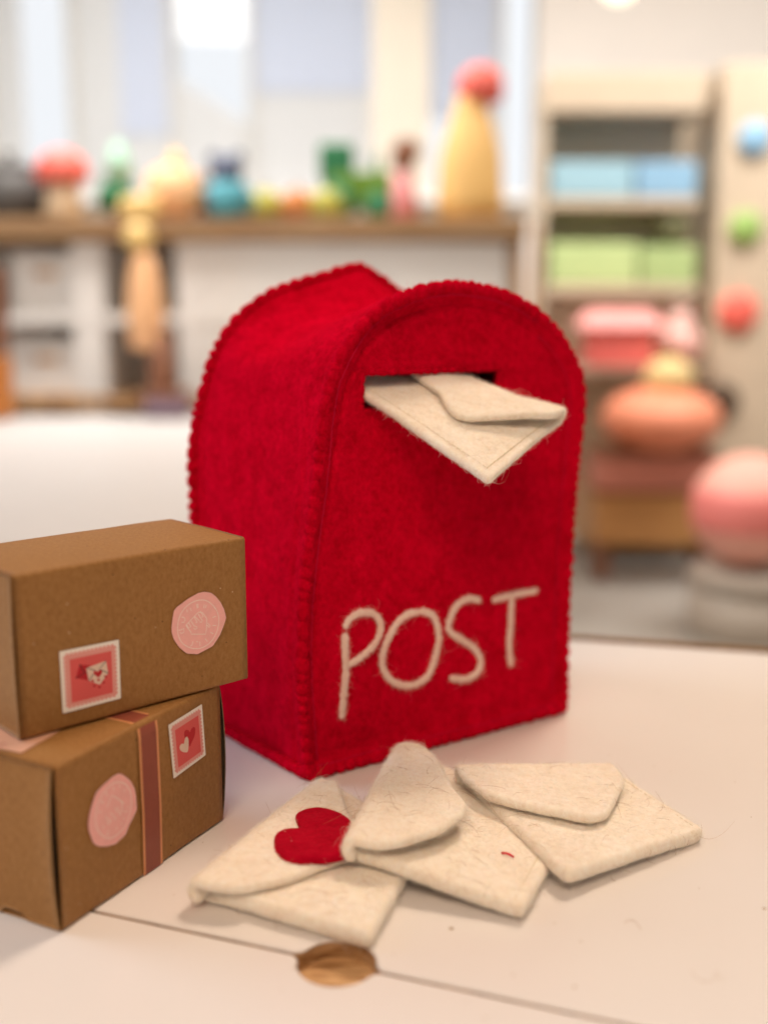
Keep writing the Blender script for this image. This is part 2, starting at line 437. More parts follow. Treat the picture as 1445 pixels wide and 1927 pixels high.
def front_panel():
    loop = [Vector(p) for p in fo] + [Vector((150 - 150 * i / 40, 3)) for i in range(1, 40)]
    loop = resample([Vector((p.x, p.y, 0)) for p in loop], 320, True)
    V, F = [], []; K = 46; n = len(loop)
    for i, p in enumerate(loop):
        d = Vector((p.x, p.y)) - SC
        # the slot's rectangle edge in that direction
        ts = []
        if abs(d.x) > 1e-6: ts.append(((SLOT[1] if d.x > 0 else SLOT[0]) - SC.x) / d.x)
        if abs(d.y) > 1e-6: ts.append(((SLOT[3] if d.y > 0 else SLOT[2]) - SC.y) / d.y)
        t0 = min(ts); r0, r1 = d.length * t0, d.length
        for k in range(K + 1):
            f = k / K; f = f * f * (3 - 2 * f) * .35 + f * .65; rr = r1 - (r1 - r0) * f
            q = SC + d.normalized() * rr; do, di = r1 - rr, rr - r0
            b = face_b(q.x, q.y)
            b += -2.0 * math.exp(-(do / 3.4) ** 2) + 1.5 * math.exp(-((do - 8.5) / 1.2) ** 2)      # raised sewn edge, stitch line inside it
            b += 1.0 * math.exp(-(di / 1.0) ** 2)
            V.append(Vector((q.x, b, q.y)))
    for i in range(n):
        j = (i + 1) % n
        for k in range(K): F.append((i * (K + 1) + k, j * (K + 1) + k, j * (K + 1) + k + 1, i * (K + 1) + k + 1))
    # the inner skin of the slot, so that the felt has its thickness there
    off = len(V)
    for i in range(n):
        p = V[i * (K + 1) + K]; V.append(p + Vector((0, 3.2, 0)))
    for i in range(n):
        j = (i + 1) % n; F.append((i * (K + 1) + K, j * (K + 1) + K, off + j, off + i))
    return mesh("front_panel", V, F, M_RED, mb)
fpan = front_panel()
def wrap_pt(i, q):
    a = fo[i][0] + (bo[i][0] - fo[i][0]) * q; z = fo[i][1] + (bo[i][1] - fo[i][1]) * q
    topw = sstep(172, 212, z)
    sag = topw * (15.5 * math.sin(math.pi * min(1, q ** 1.55)) ** 1.15 if 0 < q < 1 else 0)
    cx = 74; side = sstep(185, 120, z)
    pull = side * (2.2 * math.sin(math.pi * q)) * (1 if a < cx else -1)      # walls drawn in a little
    ru = 1.7 * noise.noise(Vector((a * .03, q * 3.1, z * .03))) + .8 * noise.noise(Vector((a * .09, q * 9, z * .09))) + .15 * noise.noise(Vector((a * .3, q * 30, z * .3)))
    ru *= math.sin(math.pi * min(1, max(0, q))) ** .5
    crease = -.9 * math.exp(-((q - .09) / .016) ** 2) - .8 * math.exp(-((q - .91) / .016) ** 2)
    return Vector((a + pull - (ru + crease) * (1 if a < cx else -1) * side, 1.5 + 96.5 * q, z - sag + (ru + crease) * topw))
def wrap():
    V, F = [], []; Q = 64
    for i in range(NO):
        for k in range(Q + 1): V.append(wrap_pt(i, k / Q))
    for i in range(NO - 1):
        for k in range(Q): F.append((i * (Q + 1) + k, i * (Q + 1) + k + 1, (i + 1) * (Q + 1) + k + 1, (i + 1) * (Q + 1) + k))
    return mesh("side_wrap", V, F, M_RED, mb)
wrp = wrap()
def back_panel():
    V = [Vector((a, 98, z)) for a, z in bo]; V.append(Vector((72, 98, 100)))
    F = [(i + 1, i, NO) for i in range(NO - 1)] + [(0, NO - 1, NO)]
    return mesh("back_panel", V, F, M_RED, mb)
back_panel()
mesh("base_panel", [(0, 2, 3.2), (150, 2, 3.2), (152, 98, 3.2), (-9, 98, 3.2)], [(0, 1, 2, 3)], M_RED, mb)
def scallop(name, path, r0, pitch, amp, closed, up, parent=mb, mat=M_RED, jit=.45):
    L = sum((Vector(b) - Vector(a)).length for a, b in zip(path, path[1:])); n = max(20, int(L / .7))
    P = resample([Vector(p) for p in path], n, closed); st = L / n; ph = 0.0; rad = []
    acc = 0.0; cur = pitch; big = 1.0
    for i in range(n):
        acc += st
        if acc > cur: acc = 0; cur = pitch * random.uniform(1 - jit, 1 + jit); big = random.uniform(.72, 1.14)
        x = acc / cur
        rad.append(r0 * (1 - amp + amp * big * abs(math.sin(math.pi * x)) ** .55) + .12 * noise.noise(P[i] * .5))
    V, F = tube(P, lambda i: rad[i], 12, closed, up)
    V = [v + Vector((noise.noise(v * .4), noise.noise(v * .4 + Vector((9, 0, 0))), noise.noise(v * .4 + Vector((0, 9, 0))))) * .34 for v in V]
    return mesh(name, V, F, mat, parent)
Yv = Vector((0, 1, 0))
bot = [(150.5 - 150 * i / 30, 3.2) for i in range(1, 30)]
seam1 = scallop("front_seam", [(a, .2, z) for a, z in fo + bot], 3.15, 6.0, .40, True, Yv)
seam2 = scallop("back_seam", [(a, 98, z) for a, z in bo], 3.2, 6.6, .46, False, Yv)
seam3 = scallop("base_seam", [(-.2 - 9.2 * i / 30, 1 + 97 * i / 30, 3.0) for i in range(31)], 2.7, 5.2, .24, False, Vector((1, 0, 0)))
seam4 = scallop("base_seam", [(150.3 + 1.7 * i / 30, 1 + 97 * i / 30, 3.0) for i in range(31)], 2.7, 5.2, .24, False, Vector((1, 0, 0)))
# blanket stitches that bind the slot
sl = [(SLOT[0], SLOT[2]), (SLOT[0], SLOT[3]), (SLOT[1], SLOT[3]), (SLOT[1], SLOT[2])]
slp = [Vector((p.x, face_b(p.x, p.y) + .9, p.y)) for p in resample([Vector((*p, 0)) for p in sl], 160, True)]
slot_st = scallop("slot_stitching", slp, 1.75, 4.0, .34, True, Yv)
# the long thread runs beside the front seam, in short stitches
def thread_run(name, path, step, rad, mat, parent, dep=.5):
    P = resample(path, int(sum((b - a).length for a, b in zip(path, path[1:])) / step) + 2); parts = []
    for a, b in zip(P, P[1:]):
        d = b - a; j = Vector((random.uniform(-.15, .15), 0, random.uniform(-.15, .15)))
        m = [a + d * .04 + j + Vector((0, dep, 0)), a + d * .14 + j, a + d * .5 + j + Vector((0, -.12, 0)), a + d * .88 + j, a + d * .99 + Vector((0, dep, 0))]
        parts.append(tube(m, rad, 6))
    return mesh(name, *join(*parts), mat, parent)
def inset_front(d, i0, i1):
    out = []
    for i in range(i0, i1):
        a, b = Vector(fo[max(i - 1, 0)]), Vector(fo[min(i + 1, NO - 1)]); t = (b - a).normalized(); nn = Vector((t.y, -t.x))
        p = Vector(fo[i]) + nn * d; out.append(Vector((p.x, face_b(p.x, p.y) - 1.5, p.y)))
    return out
thread_run("seam_thread", inset_front(3.6, 2, 100), 4.2, .2, M_THREAD, mb)
thread_run("seam_thread", inset_front(8.5, 100, NO - 3), 4.2, .17, M_THREAD, mb, dep=.8)
thread_run("seam_thread", [Vector((4 + 140 * i / 30, face_b(4 + 140 * i / 30, 7) - .9, 6.5)) for i in range(31)], 4.5, .18, M_THREAD, mb)

# POST, laid on in twists of pale wool
def letter(strokes, lab=None):
    parts = []
    for st in strokes:
        pts = [mb_plane(x, y) for x, y in st]
        P = catmull([(p.x, p.z, 0) for p in pts], max(8, int(sum((b - a).length for a, b in zip(pts, pts[1:])) / .55)))
        P = [Vector((p.x, face_b(p.x, p.y) - .55, p.y)) for p in P]; m = len(P)
        def rad(i, P=P, m=m): return (1.56 + .30 * noise.noise(P[i] * .35) + .12 * math.sin(i * 1.1)) * min(1, .55 + min(i, m - 1 - i) * .2)
        V, F = tube(P, rad, 12, False, Yv, .62)
        V = [v + Vector((noise.noise(v * .9), .4 * noise.noise(v * .9 + Vector((5, 0, 0))), noise.noise(v * .9 + Vector((0, 5, 0))))) * .32 for v in V]
        parts.append((V, F))
    return mesh("letter", *join(*parts), M_LETTER, mb)
LET = [letter([[(640, 1350), (643, 1310), (647, 1265), (646, 1230), (646, 1190)], [(646, 1182), (655, 1163), (675, 1152), (697, 1153), (710, 1168), (710, 1190), (697, 1215), (672, 1237), (650, 1250)]]),
       letter([[(783, 1149), (760, 1155), (737, 1178), (719, 1220), (717, 1250), (730, 1276), (757, 1289), (785, 1284), (806, 1262), (818, 1215), (818, 1180), (807, 1155), (783, 1147)]]),
       letter([[(896, 1128), (875, 1124), (853, 1137), (838, 1168), (840, 1186), (862, 1202), (885, 1217), (898, 1240), (893, 1263), (872, 1276), (842, 1274)]]),
       letter([[(920, 1127), (950, 1120), (1007, 1110)], [(958, 1122), (956, 1170), (953, 1210), (958, 1252)]])]
for o, lb in zip(LET, ("letter P in pale wool", "letter O in pale wool", "letter S in pale wool", "letter T in pale wool")): o["label"] = lb
# wisps over everything
fuzz("wool_fuzz", [fpan], M_REDFIB, mb, 1.3, (1.0, 2.8), .024, .14, keep=lambda c, n: (c[:, 2] > 2) * 1.0)
fuzz("wool_fuzz", [wrp], M_REDFIB, mb, 1.7, (1.2, 3.4), .026, .22, flow=(0, .1, -.25), keep=lambda c, n: ((c[:, 0] < 60) | (c[:, 2] > 175)) * 1.0)
fuzz("wool_fuzz", [seam1, seam2, seam3, slot_st], M_REDFIB, mb, 1.3, (.8, 2.2), .022, .5)
fuzz("wool_fuzz", LET, M_LETFIB, mb, 4.2, (.9, 2.8), .023, .4, keep=lambda c, n: (n[:, 1] < .3) * 1.0)

# ================================================================== THE FELT ENVELOPES
def bilin(c, u, v): return c[0] * (1 - u) * (1 - v) + c[1] * u * (1 - v) + c[2] * u * v + c[3] * (1 - u) * v
def stitch_groove(dist, depth=.5, wdt=.8):
    return lambda d, p: depth * math.exp(-((d - dist) / wdt) ** 2)
def thread(name, P, step, mat, parent, off=Vector((0, 0, .1)), rad=.16):
    P = resample(P, int(sum((b - a).length for a, b in zip(P, P[1:])) / step) + 2); parts = []
    for a, b in zip(P, P[1:]):
        d = b - a; parts.append(tube([a + d * .1 - off * 3, a + d * .2 + off, a + d * .55 + off * 1.4, a + d * .75 + off, a + d * .85 - off * 3], rad, 6))
    return mesh(name, *join(*parts), mat, parent)
def envelope(name, label, body, T, foldA, foldD, zr, flap_px, stitch_uv, FT=4.2, droop=2.0, tipz=None, group="felt envelopes lying on the table"):
    """BODY: four (px,py,z) corners A,B,C,D (A-D is the fold). FOLD ends (px,py) on the roll's axis; ZR: (z,r) of the roll at both ends."""
    c = [on_z(x, y, z) for x, y, z in body]; base = sum(c, Vector()) / 4; base.z = 0
    root = empty(name, base, label=label, cat="envelope", group=group)
    c = [p - base for p in c]
    # pocket: outline in (u,v) scaled to mm
    W, H = (c[1] - c[0]).length, (c[3] - c[0]).length
    def bmap(p, q):
        u, v = p / W, q / H
        r = bilin(c, u, v); r.z += .5 * noise.noise(Vector((p * .03, q * .03, len(label)))) + .25 * noise.noise(Vector((p * .09, q * .09, 2)))
        return r
    pocket = felt_piece("pocket", fillet([(0, 0), (W, 0), (W, H), (0, H)], 3.2), bmap, T, M_CREAM, root, n=190, inner=20, lump=.35, groove=lambda d, p: .38 * math.exp(-((d - 5) / 1.0) ** 2))
    (zA, rA), (zD, rD) = zr
    fA, fD = on_z(*foldA, zA) - base, on_z(*foldD, zD) - base
    fA.z = fD.z = 0; ln = (fD - fA).length; du = (fD - fA) / ln; dn = Vector((du.y, -du.x, 0))
    if (c[1] - c[0]).dot(dn) < 0: dn = -dn
    def zr_at(u):
        t = max(-.1, min(1.1, u / ln)); return zA + (zD - zA) * t, rA + (rD - rA) * t
    poly = []
    for q in flap_px:
        x, y = q[0], q[1]; zt = zr_at(ln / 2)
        z = q[2] if len(q) > 2 else None
        p = on_z(x, y, z if z is not None else zt[0] + zt[1]) - base
        for _ in range(4):                                      # find the point on the flap's own height
            u, s = (p - fA).dot(du), (p - fA).dot(dn); zz, rr = zr_at(u)
            if z is None: p = on_z(x, y, zz + rr - droop * max(0, s) / 45) - base
        poly.append((u, s))
    def fmap(u, s):
        zz, rr = zr_at(u)
        if s >= 0:
            out = s; z = zz + rr - droop * s / 45
        else:
            th = -s / rr
            if th <= math.pi: out = -rr * math.sin(th); z = zz + rr * math.cos(th)
            else: out = (-s - math.pi * rr); z = zz - rr
        p = fA + du * u + dn * out; p.z = z + .4 * noise.noise(Vector((u * .05, s * .05, 7))) * (1 if s > 0 else .3); return p
    u_lo, u_hi = min(p[0] for p in poly if p[1] < 14), max(p[0] for p in poly if p[1] < 14)
    ring = poly + [(u_hi - .2, -rD * 1.2), (u_hi - .6, -rD * 2.9), (u_lo + .6, -rA * 2.9), (u_lo + .2, -rA * 1.2)]
    fl = felt_piece("flap", fillet([(q, p) for p, q in ring], 2.6), lambda s, u: fmap(u, s), FT, M_CREAM, root, n=200, inner=24, lump=.3,
                    groove=lambda d, p: .3 * math.exp(-((d - 3.2) / .8) ** 2) if p.x > 0 else 0)
    for run in stitch_uv:
        P = [bmap(u * W, v * H) + Vector((0, 0, T / 2 - .1)) for u, v in run]
        thread("stitching", P, 2.9, M_CTHREAD, root)
    allf = [pocket, fl]
    fuzz("wool_fuzz", allf, M_CREAMFIB, root, 1.7, (.9, 2.7), .024, .42)
    fuzz("wool_fuzz", allf, M_TANFIB, root, .010, (3, 7), .038, .25, curl=1.2)
    return root, base, c, fmap, (fA, du, dn, base)

env1 = envelope("felt_envelope", "cream felt envelope with a red heart on its flap, nearest the cardboard boxes",
    [(379, 1684, 3.8), (699, 1774, 3.8), (800, 1588, 3.8), (613, 1477, 3.8)], 7.0, (391, 1671), (621, 1482), ((7.4, 3.6), (7.8, 3.9)),
    [(384, 1670), (450, 1679), (540, 1659), (661, 1616), (700, 1590), (655, 1535), (634, 1474), (618, 1474)], [], droop=2.6)
env2 = envelope("felt_envelope", "cream felt envelope with a plain curled up flap, lying across the middle of the three",
    [(665, 1610, 12.5), (986, 1721, 3.7), (1075, 1560, 3.5), (762, 1416, 8.0)], 5.8, (678, 1584), (769, 1419), ((15.8, 3.3), (13.0, 4.8)),
    [(666, 1586, 19.1), (690, 1595, 18.8), (720, 1600, 18.4), (765, 1596, 17.4), (832, 1578, 15.8), (874, 1554, 14.8), (879, 1537, 14.8), (852, 1497, 15.8), (823, 1438, 17.0), (800, 1412, 17.6), (782, 1403, 17.8)],
    [[(.935, .02), (.935, .55)]], droop=0.0)
env3 = envelope("felt_envelope", "cream felt envelope with a flat folded flap, farthest from the cardboard boxes",
    [(862, 1468, 9.8), (1064, 1654, 7.4), (1325, 1571, 3.3), (1178, 1474, 4.4)], 6.2, (874, 1463), (1171, 1463), ((13.2, 3.4), (8.0, 3.6)),
    [(866, 1464), (912, 1498), (956, 1512), (1023, 1528), (1103, 1545), (1130, 1543), (1146, 1535), (1173, 1478), (1170, 1462)], [[(.06, .95), (.94, .95)]], droop=1.0)

# the red heart on the first flap
def heart_piece():
    root, base = env1[0], env1[1]
    px = [(562, 1557), (555, 1538), (564, 1527), (585, 1521), (612, 1521.5), (639, 1530), (656, 1541), (666, 1553), (673, 1570), (672, 1588), (664, 1600), (650, 1608), (612, 1616), (562, 1618), (535, 1612), (520, 1600), (515, 1585), (518, 1570), (530, 1563), (548, 1561)]
    P = [on_z(x, y, 13.6) - base for x, y in px]
    P = catmull(P, 120, True); C = on_z(602, 1572, 14.6) - base
    hp = felt_piece("heart", [(p.x, p.y) for p in P], lambda a, b: Vector((a, b, 12.6 + .25 * noise.noise(Vector((a * .1, b * .1, 0))))), 3.8, M_HEART, root, n=130, centre=(C.x, C.y), lump=.2, wob=.2)
    fuzz("heart_fuzz", [hp], M_REDFIB, root, .9, (.9, 2.4), .02, .3)
heart_piece()

# ------------------------------------------------------------------ the letter in the slot
def mbw(a, b, z): return A0 + fa * a + fb * b + Vector((0, 0, z))
def slot_letter():
    Pp, Rr = mbw(50.5, -59.5, 135.2), mbw(107, -38.5, 155.2)          # outer corners: lower tip and right end
    Ls, Rs = mbw(29.6, 0, 167.6), mbw(92, 0, 169.2)                 # where the two long edges pass the slot
    base = (Pp + Rr) / 2; root = empty("felt_envelope", base, label="cream felt envelope poking out of the slot of the red post box", cat="envelope")
    Pp, Rr, Ls, Rs = Pp - base, Rr - base, Ls - base, Rs - base
    L1, L2 = Ls + (Ls - Pp) * .22, Rs + (Rs - Rr) * .22
    c = [Pp, Rr, L2, L1]; W, H = (Rr - Pp).length, (L1 - Pp).length
    nrm = (Rr - Pp).cross(L1 - Pp).normalized()
    def bmap(p, q):
        u, v = p / W, q / H; r = bilin(c, u, v)
        r += nrm * (.9 * math.sin(math.pi * u) * (1 - v) - 1.0 * sstep(.75, 1, u) + .4 * noise.noise(Vector((p * .05, q * .05, 3)))); return r
    T = 3.8
    pk = felt_piece("pocket", fillet([(0, 0), (W, 0), (W, H), (0, H)], 2.2), bmap, T, M_CREAM, root, n=190, inner=20, lump=.3, groove=lambda d, p: .35 * math.exp(-((d - 5) / 1) ** 2))
    W2 = W - 3.5
    RR = lambda u: 2.3 + 2.0 * math.exp(-(max(u, 0) / 26) ** 2)
    def fmap(u, s):                                                  # u along the right edge inward, s back across the letter
        lift = 1.6 * math.sin(math.pi * min(1, s / 46)) if s > 0 else 0
        rr = RR(u)
        b0 = lambda x: bmap(max(-5, min(W + 4, x)), u)
        if s >= 0: return b0(W2 - s) + nrm * (2 * rr - .6 + lift - .035 * s)
        th = -s / rr
        e = (bmap(W2, u) - bmap(W2 - 2, u)).normalized(); cc = b0(W2) + nrm * (rr - .3)
        if th <= math.pi: return cc + e * rr * math.sin(th) + nrm * rr * math.cos(th) * .95
        return cc - e * (-s - math.pi * rr) - nrm * rr * .95
    ex, ey = (Rr - Pp).normalized(), (L1 - Pp); poly = []
    for x, y in ((1046, 794), (1000, 787), (930, 777), (872, 771), (848, 764), (826, 742), (803, 707)):
        d = on_plane(x, y, base + Pp + nrm * 6.6, nrm) - base - Pp
        e2 = ey.normalized(); g = ex.dot(e2); p_, q_ = d.dot(ex), d.dot(e2); q = (q_ - g * p_) / (1 - g * g); p = p_ - g * q
        poly.append((q, W2 - p))
    ulo, uhi = poly[0][0], H - 1
    poly = poly + [(poly[-1][0] + 5, poly[-1][1] - 1), (uhi, poly[-1][1] - 5), (uhi, 2), (uhi, -2.9 * RR(uhi)), (30, -2.9 * RR(30)), (ulo + .3, -2.95 * RR(ulo))]
    fl = felt_piece("flap", fillet(poly, 3), fmap, 3.3, M_CREAM, root, n=180, inner=22, lump=.25)
    up = nrm * .1
    P = [bmap(W * (.07 + .86 * i / 20), 5.2) + nrm * (T / 2 + .1) for i in range(21)]
    thread("stitching", P, 2.8, M_CTHREAD, root, off=up)
    P = [bmap(W * .075, 5.2 + (H - 6) * i / 20) + nrm * (T / 2) for i in range(21)]
    thread("stitching", P, 2.8, M_CTHREAD, root, off=up, rad=.13)
    fuzz("wool_fuzz", [pk, fl], M_CREAMFIB, root, 1.6, (.9, 2.5), .023, .4)
    fuzz("wool_fuzz", [pk], M_TANFIB, root, .006, (3, 7), .025, .4, curl=1.3)
slot_letter()

# ================================================================== THE CARDBOARD BOXES
def strip(poly, wdt):
    """A flat line of some width through 2-D points."""
    P = [Vector(p) for p in poly]; V, F = [], []
    for i, p in enumerate(P):
        a, b = P[max(i - 1, 0)], P[min(i + 1, len(P) - 1)]; t = (b - a).normalized(); n = Vector((-t.y, t.x)) * wdt / 2
        V += [p + n, p - n]
    for i in range(len(P) - 1): F.append((2 * i, 2 * i + 1, 2 * i + 3, 2 * i + 2))
    return V, F
class Face:
    """A flat printed thing on a box wall: layers of polygons in the wall's own (s, z) millimetres, stepping out from the wall."""
    def __init__(self, org, ax, out): self.o, self.ax, self.n = org, ax, out; self.V, self.F, self.M, self.mats = [], [], [], []
    def uv(self, x, y):
        p = on_plane(x, y, self.o, self.n) - self.o; return Vector((p.dot(self.ax), p.z))
    def put(self, pts, faces, mat, lay):
        if mat not in self.mats: self.mats.append(mat)
        o = len(self.V); self.V += [self.o + self.ax * p[0] + Vector((0, 0, p[1])) + self.n * (.10 + .05 * lay) for p in pts]
        for f in faces: self.F.append(tuple(i + o for i in f)); self.M.append(self.mats.index(mat))
    def poly(self, pts, mat, lay): self.put(pts, [tuple(range(len(pts)))], mat, lay)
    def line(self, pts, w_, mat, lay): self.put(*strip(pts, w_), mat, lay)
    def edge(self, pts, mat, lay):
        """The cut edge of the paper, down to the wall."""
        n = len(pts); off = len(self.V)
        if mat not in self.mats: self.mats.append(mat)
        for h in (0, .10 + .05 * lay): self.V += [self.o + self.ax * p[0] + Vector((0, 0, p[1])) + self.n * h for p in pts]
        for i in range(n):
            j = (i + 1) % n; self.F.append((off + i, off + j, off + n + j, off + n + i)); self.M.append(self.mats.index(mat))
    def build(self, name, parent, base, subs):
        """SUBS: sub-part name for every material but the paper itself."""
        out = {}
        for f, m in zip(self.F, self.M): out.setdefault(subs.get(self.mats[m].name, name), []).append((f, m))
        root = None
        for nm in [name] + [k for k in out if k != name]:
            idx = sorted({i for f, _ in out[nm] for i in f}); mp = {i: k for k, i in enumerate(idx)}; mm = sorted({m for _, m in out[nm]})
            o = mesh(nm, [self.V[i] - base for i in idx], [tuple(mp[i] for i in f) for f, _ in out[nm]], [self.mats[m] for m in mm], parent if root is None else root, smooth=False, midx=[mm.index(m) for _, m in out[nm]])
            root = root or o
        return root
def quad_at(q, u, v): return q[0] * (1 - u) * (1 - v) + q[1] * u * (1 - v) + q[2] * u * v + q[3] * (1 - u) * v
def stamp(face, corners_px, parent, base, art):
    q = [face.uv(*c) for c in corners_px]                       # top-left, top-right, bottom-right, bottom-left
    r = [quad_at(q, u, v) for u, v in fillet_uv(.02)]
    face.poly(r, M_PAPER, 0); face.edge(r, M_PAPER, 0)
    sc = []; k = 12; a, b = .085, .915; bump_ = .036
    for side in range(4):
        for i in range(k * 6):
            t = a + (b - a) * i / (k * 6); o = bump_ * abs(math.sin(math.pi * i / 6)) ** .7
            sc.append([(t, a - o), (b + o, t), (1 - t, b + o), (a - o, 1 - t)][side])
    face.poly([quad_at(q, u, v) for u, v in sc], M_SPINK, 1)
    face.poly([quad_at(q, u, v) for u, v in ((.155, .16), (.86, .16), (.86, .865), (.155, .865))], M_SRED, 2)
    art(face)
    return face.build("stamp_sticker", parent, base, {"sticker_pink": "scalloped_border", "sticker_coral": "picture", "sticker_crimson": "picture", "sticker_cream": "picture", "sticker_line": "picture"})
def fillet_uv(r):
    return [(p.x, p.y) for p in fillet([(0, 0, 0), (1, 0, 0), (1, 1, 0), (0, 1, 0)], r, 4)]
def heart_uv(face, pts_px, mat, lay): face.poly([Vector((p.x, p.y)) for p in catmull([(*face.uv(*p), 0) for p in pts_px], 48, True)], mat, lay)
def seal(face, outline_px, lines_px, parent, base, w_=.34):
    o = [Vector((p.x, p.y)) for p in resample([Vector((*face.uv(*p), 0)) for p in outline_px], 90, True)]
    face.poly(o, M_SEAL, 0); face.edge(o, M_SEAL, 0)
    for l in lines_px:
        face.line([face.uv(*p) for p in l], w_, M_SEALINE, 1)
    return face.build("seal_sticker", parent, base, {"seal_line": "embossing"})
def z5(pts, x0, y0, kx, ky): return [(x0 + x * kx, y0 + y * ky) for x, y in pts]
def smooth_px(pts, n=30, closed=True):
    p = catmull([(x, y, 0) for x, y in pts], n, closed); q = [(v.x, v.y) for v in p]; return q + [q[0]] if closed else q
def heart_pts(cx, cy, s, rot=0.0):
    out = []
    for i in range(14):
        t = 2 * math.pi * i / 14; x = 16 * math.sin(t) ** 3 / 17; y = -(13 * math.cos(t) - 5 * math.cos(2 * t) - 2 * math.cos(3 * t) - math.cos(4 * t)) / 17
        out.append((cx + s * (x * math.cos(rot) - y * math.sin(rot)), cy + s * (x * math.sin(rot) + y * math.cos(rot))))
    return out

BH = 57.6
def carton(org, ax, length, depth, z0, h, name, label, taper=0.0, lean=0.0, notch=False):
    """A folding carton: a sleeve of four walls with soft folds, closed by tuck flaps at both ends."""
    back = Vector((-ax.y, ax.x, 0)); base = org + ax * length / 2 + back * depth / 2; base.z = z0
    root = empty(name, base, label=label, cat="box", group="kraft cardboard boxes stacked beside the post box")
    def W(s, d, z): return org + ax * s + back * d + Vector((0, 0, z0 + z)) - base
    r = 1.5
    prof = fillet([(0, 0, 0), (depth, 0, 0), (depth, h, 0), (0, h, 0)], r, 4); n = len(prof); V, F = [], []
    S = 30
    for k in range(S + 1):
        s = length * k / S
        for p in prof:
            d, z = p.x, p.y; e = math.sin(math.pi * k / S)
            bow = .5 * math.sin(math.pi * z / h) * e if d < 1 else 0
            cr = .25 * noise.noise(Vector((s * .05, d * .08, z * .06)))
            V.append(W(s, d - bow + cr * (d < .5), z + .3 * e * (z > h - .6) - cr * (z > h - .6)))
    for k in range(S):
        for i in range(n):
            j = (i + 1) % n; F.append((k * n + i, k * n + j, (k + 1) * n + j, (k + 1) * n + i))
    off = len(V)                                                 # inner skin and rims: the card's thickness at the open ends
    for k in (0, 1):
        s0 = 0 if k == 0 else length
        ins = fillet([(.6, .6, 0), (depth - .6, .6, 0), (depth - .6, h - .6, 0), (.6, h - .6, 0)], r, 4)
        o = len(V); V += [W(s0, p.x, p.y) for p in ins] + [W(s0 + (6 if k == 0 else -6), p.x, p.y) for p in ins]
        src = 0 if k == 0 else S * n
        for i in range(n):
            j = (i + 1) % n; F.append((src + i, src + j, o + j, o + i)); F.append((o + i, o + j, o + n + j, o + n + i))
    sleeve = mesh("sleeve", V, F, M_KRAFT, root)
    sleeve.data.shade_smooth() if hasattr(sleeve.data, "shade_smooth") else None
    return root, base, W
def flap_sheet(nm, W, s0, sgn, depth, h, bowf, root, mat, th=.6, notch=None, n=26):
    """End flap: a thin bowed card across the end, S0 its plane, BOWF(d,z) how far it stands out."""
    V, F = [], []
    m = n + 1
    for lay in (0, 1):
        for i in range(m):
            for j in range(m):
                d, z = .8 + (depth - 1.6) * i / n, .3 + (h - .5) * j / n
                if notch and j == 0 and notch[0] < d < notch[1]: z = notch[2]
                if notch and j > 0: 
                    if notch[0] < d < notch[1]: z = notch[2] + (h - .2 - notch[2]) * j / n
                V.append(W(s0 + sgn * (bowf(d, z) - (th if lay else 0)), d, z))
    for lay in (0, 1):
        o = lay * m * m
        for i in range(n):
            for j in range(n):
                q = (o + i * m + j, o + (i + 1) * m + j, o + (i + 1) * m + j + 1, o + i * m + j + 1); F.append(q if lay == 0 else q[::-1])
    rim = [i * m for i in range(m)] + [n * m + j for j in range(1, m)] + [i * m + n for i in range(n - 1, -1, -1)] + [j for j in range(n - 1, 0, -1)]
    for a, b in zip(rim, rim[1:] + rim[:1]): F.append((a, b, b + m * m, a + m * m))
    return mesh(nm, V, F, mat, root, smooth=True)

# lower box, standing on the table
LO = on_z(120, 1755); LR = on_z(420, 1545); lax = (LR - LO).normalized(); LL = (LR - LO).length; lbk = Vector((-lax.y, lax.x, 0))
box1, b1, W1 = carton(LO, lax, LL, 55, 0.25, BH, "cardboard_box", "lower kraft cardboard box with a mauve tape band and a stamp of two hearts")
flap_sheet("end_flap", W1, 0, -1, 55, BH, lambda d, z: .7 + 2.6 * math.exp(-d / 5.0) * math.sin(math.pi * min(1, z / BH)) ** .8, box1, M_KRAFT, notch=(16.0, 27.0, 2.6))
flap_sheet("end_flap", W1, LL, 1, 55, BH, lambda d, z: .8 + 5.5 * math.sin(math.pi * min(1, z / BH)) ** .7 * math.exp(-((d - 16) / 22) ** 2), box1, M_KRAFTIN)
mesh("inner_flap", [W1(1.2, 3, 1), W1(1.2, 52, 1), W1(1.2, 52, 50), W1(1.2, 3, 50)], [(0, 1, 2, 3)], M_KRAFTIN, box1, smooth=False)
lout = -lbk
def lface(): return Face(LO + Vector((0, 0, .25)) + lout * .55, lax, lout)
K2 = (155, 1445, 115 / 1385, 160 / 1927)
so = z5([(820, 128), (870, 132), (960, 180), (1050, 250), (1110, 320), (1180, 450), (1215, 620), (1238, 940), (1180, 1080), (1060, 1310), (990, 1500), (980, 1520), (770, 1710), (750, 1725), (560, 1780), (380, 1778), (310, 1750), (245, 1690), (190, 1530), (150, 1420), (138, 1270), (160, 1080), (210, 880), (280, 660), (330, 540), (500, 370), (700, 190)], *K2)
sl2 = [smooth_px(z5([(860, 325), (960, 360), (1060, 480), (1105, 650), (1095, 930), (1000, 1260), (860, 1450), (700, 1570), (560, 1590), (420, 1500), (330, 1350), (300, 1150), (340, 880), (430, 650), (560, 470), (700, 350)], *K2), 60)]
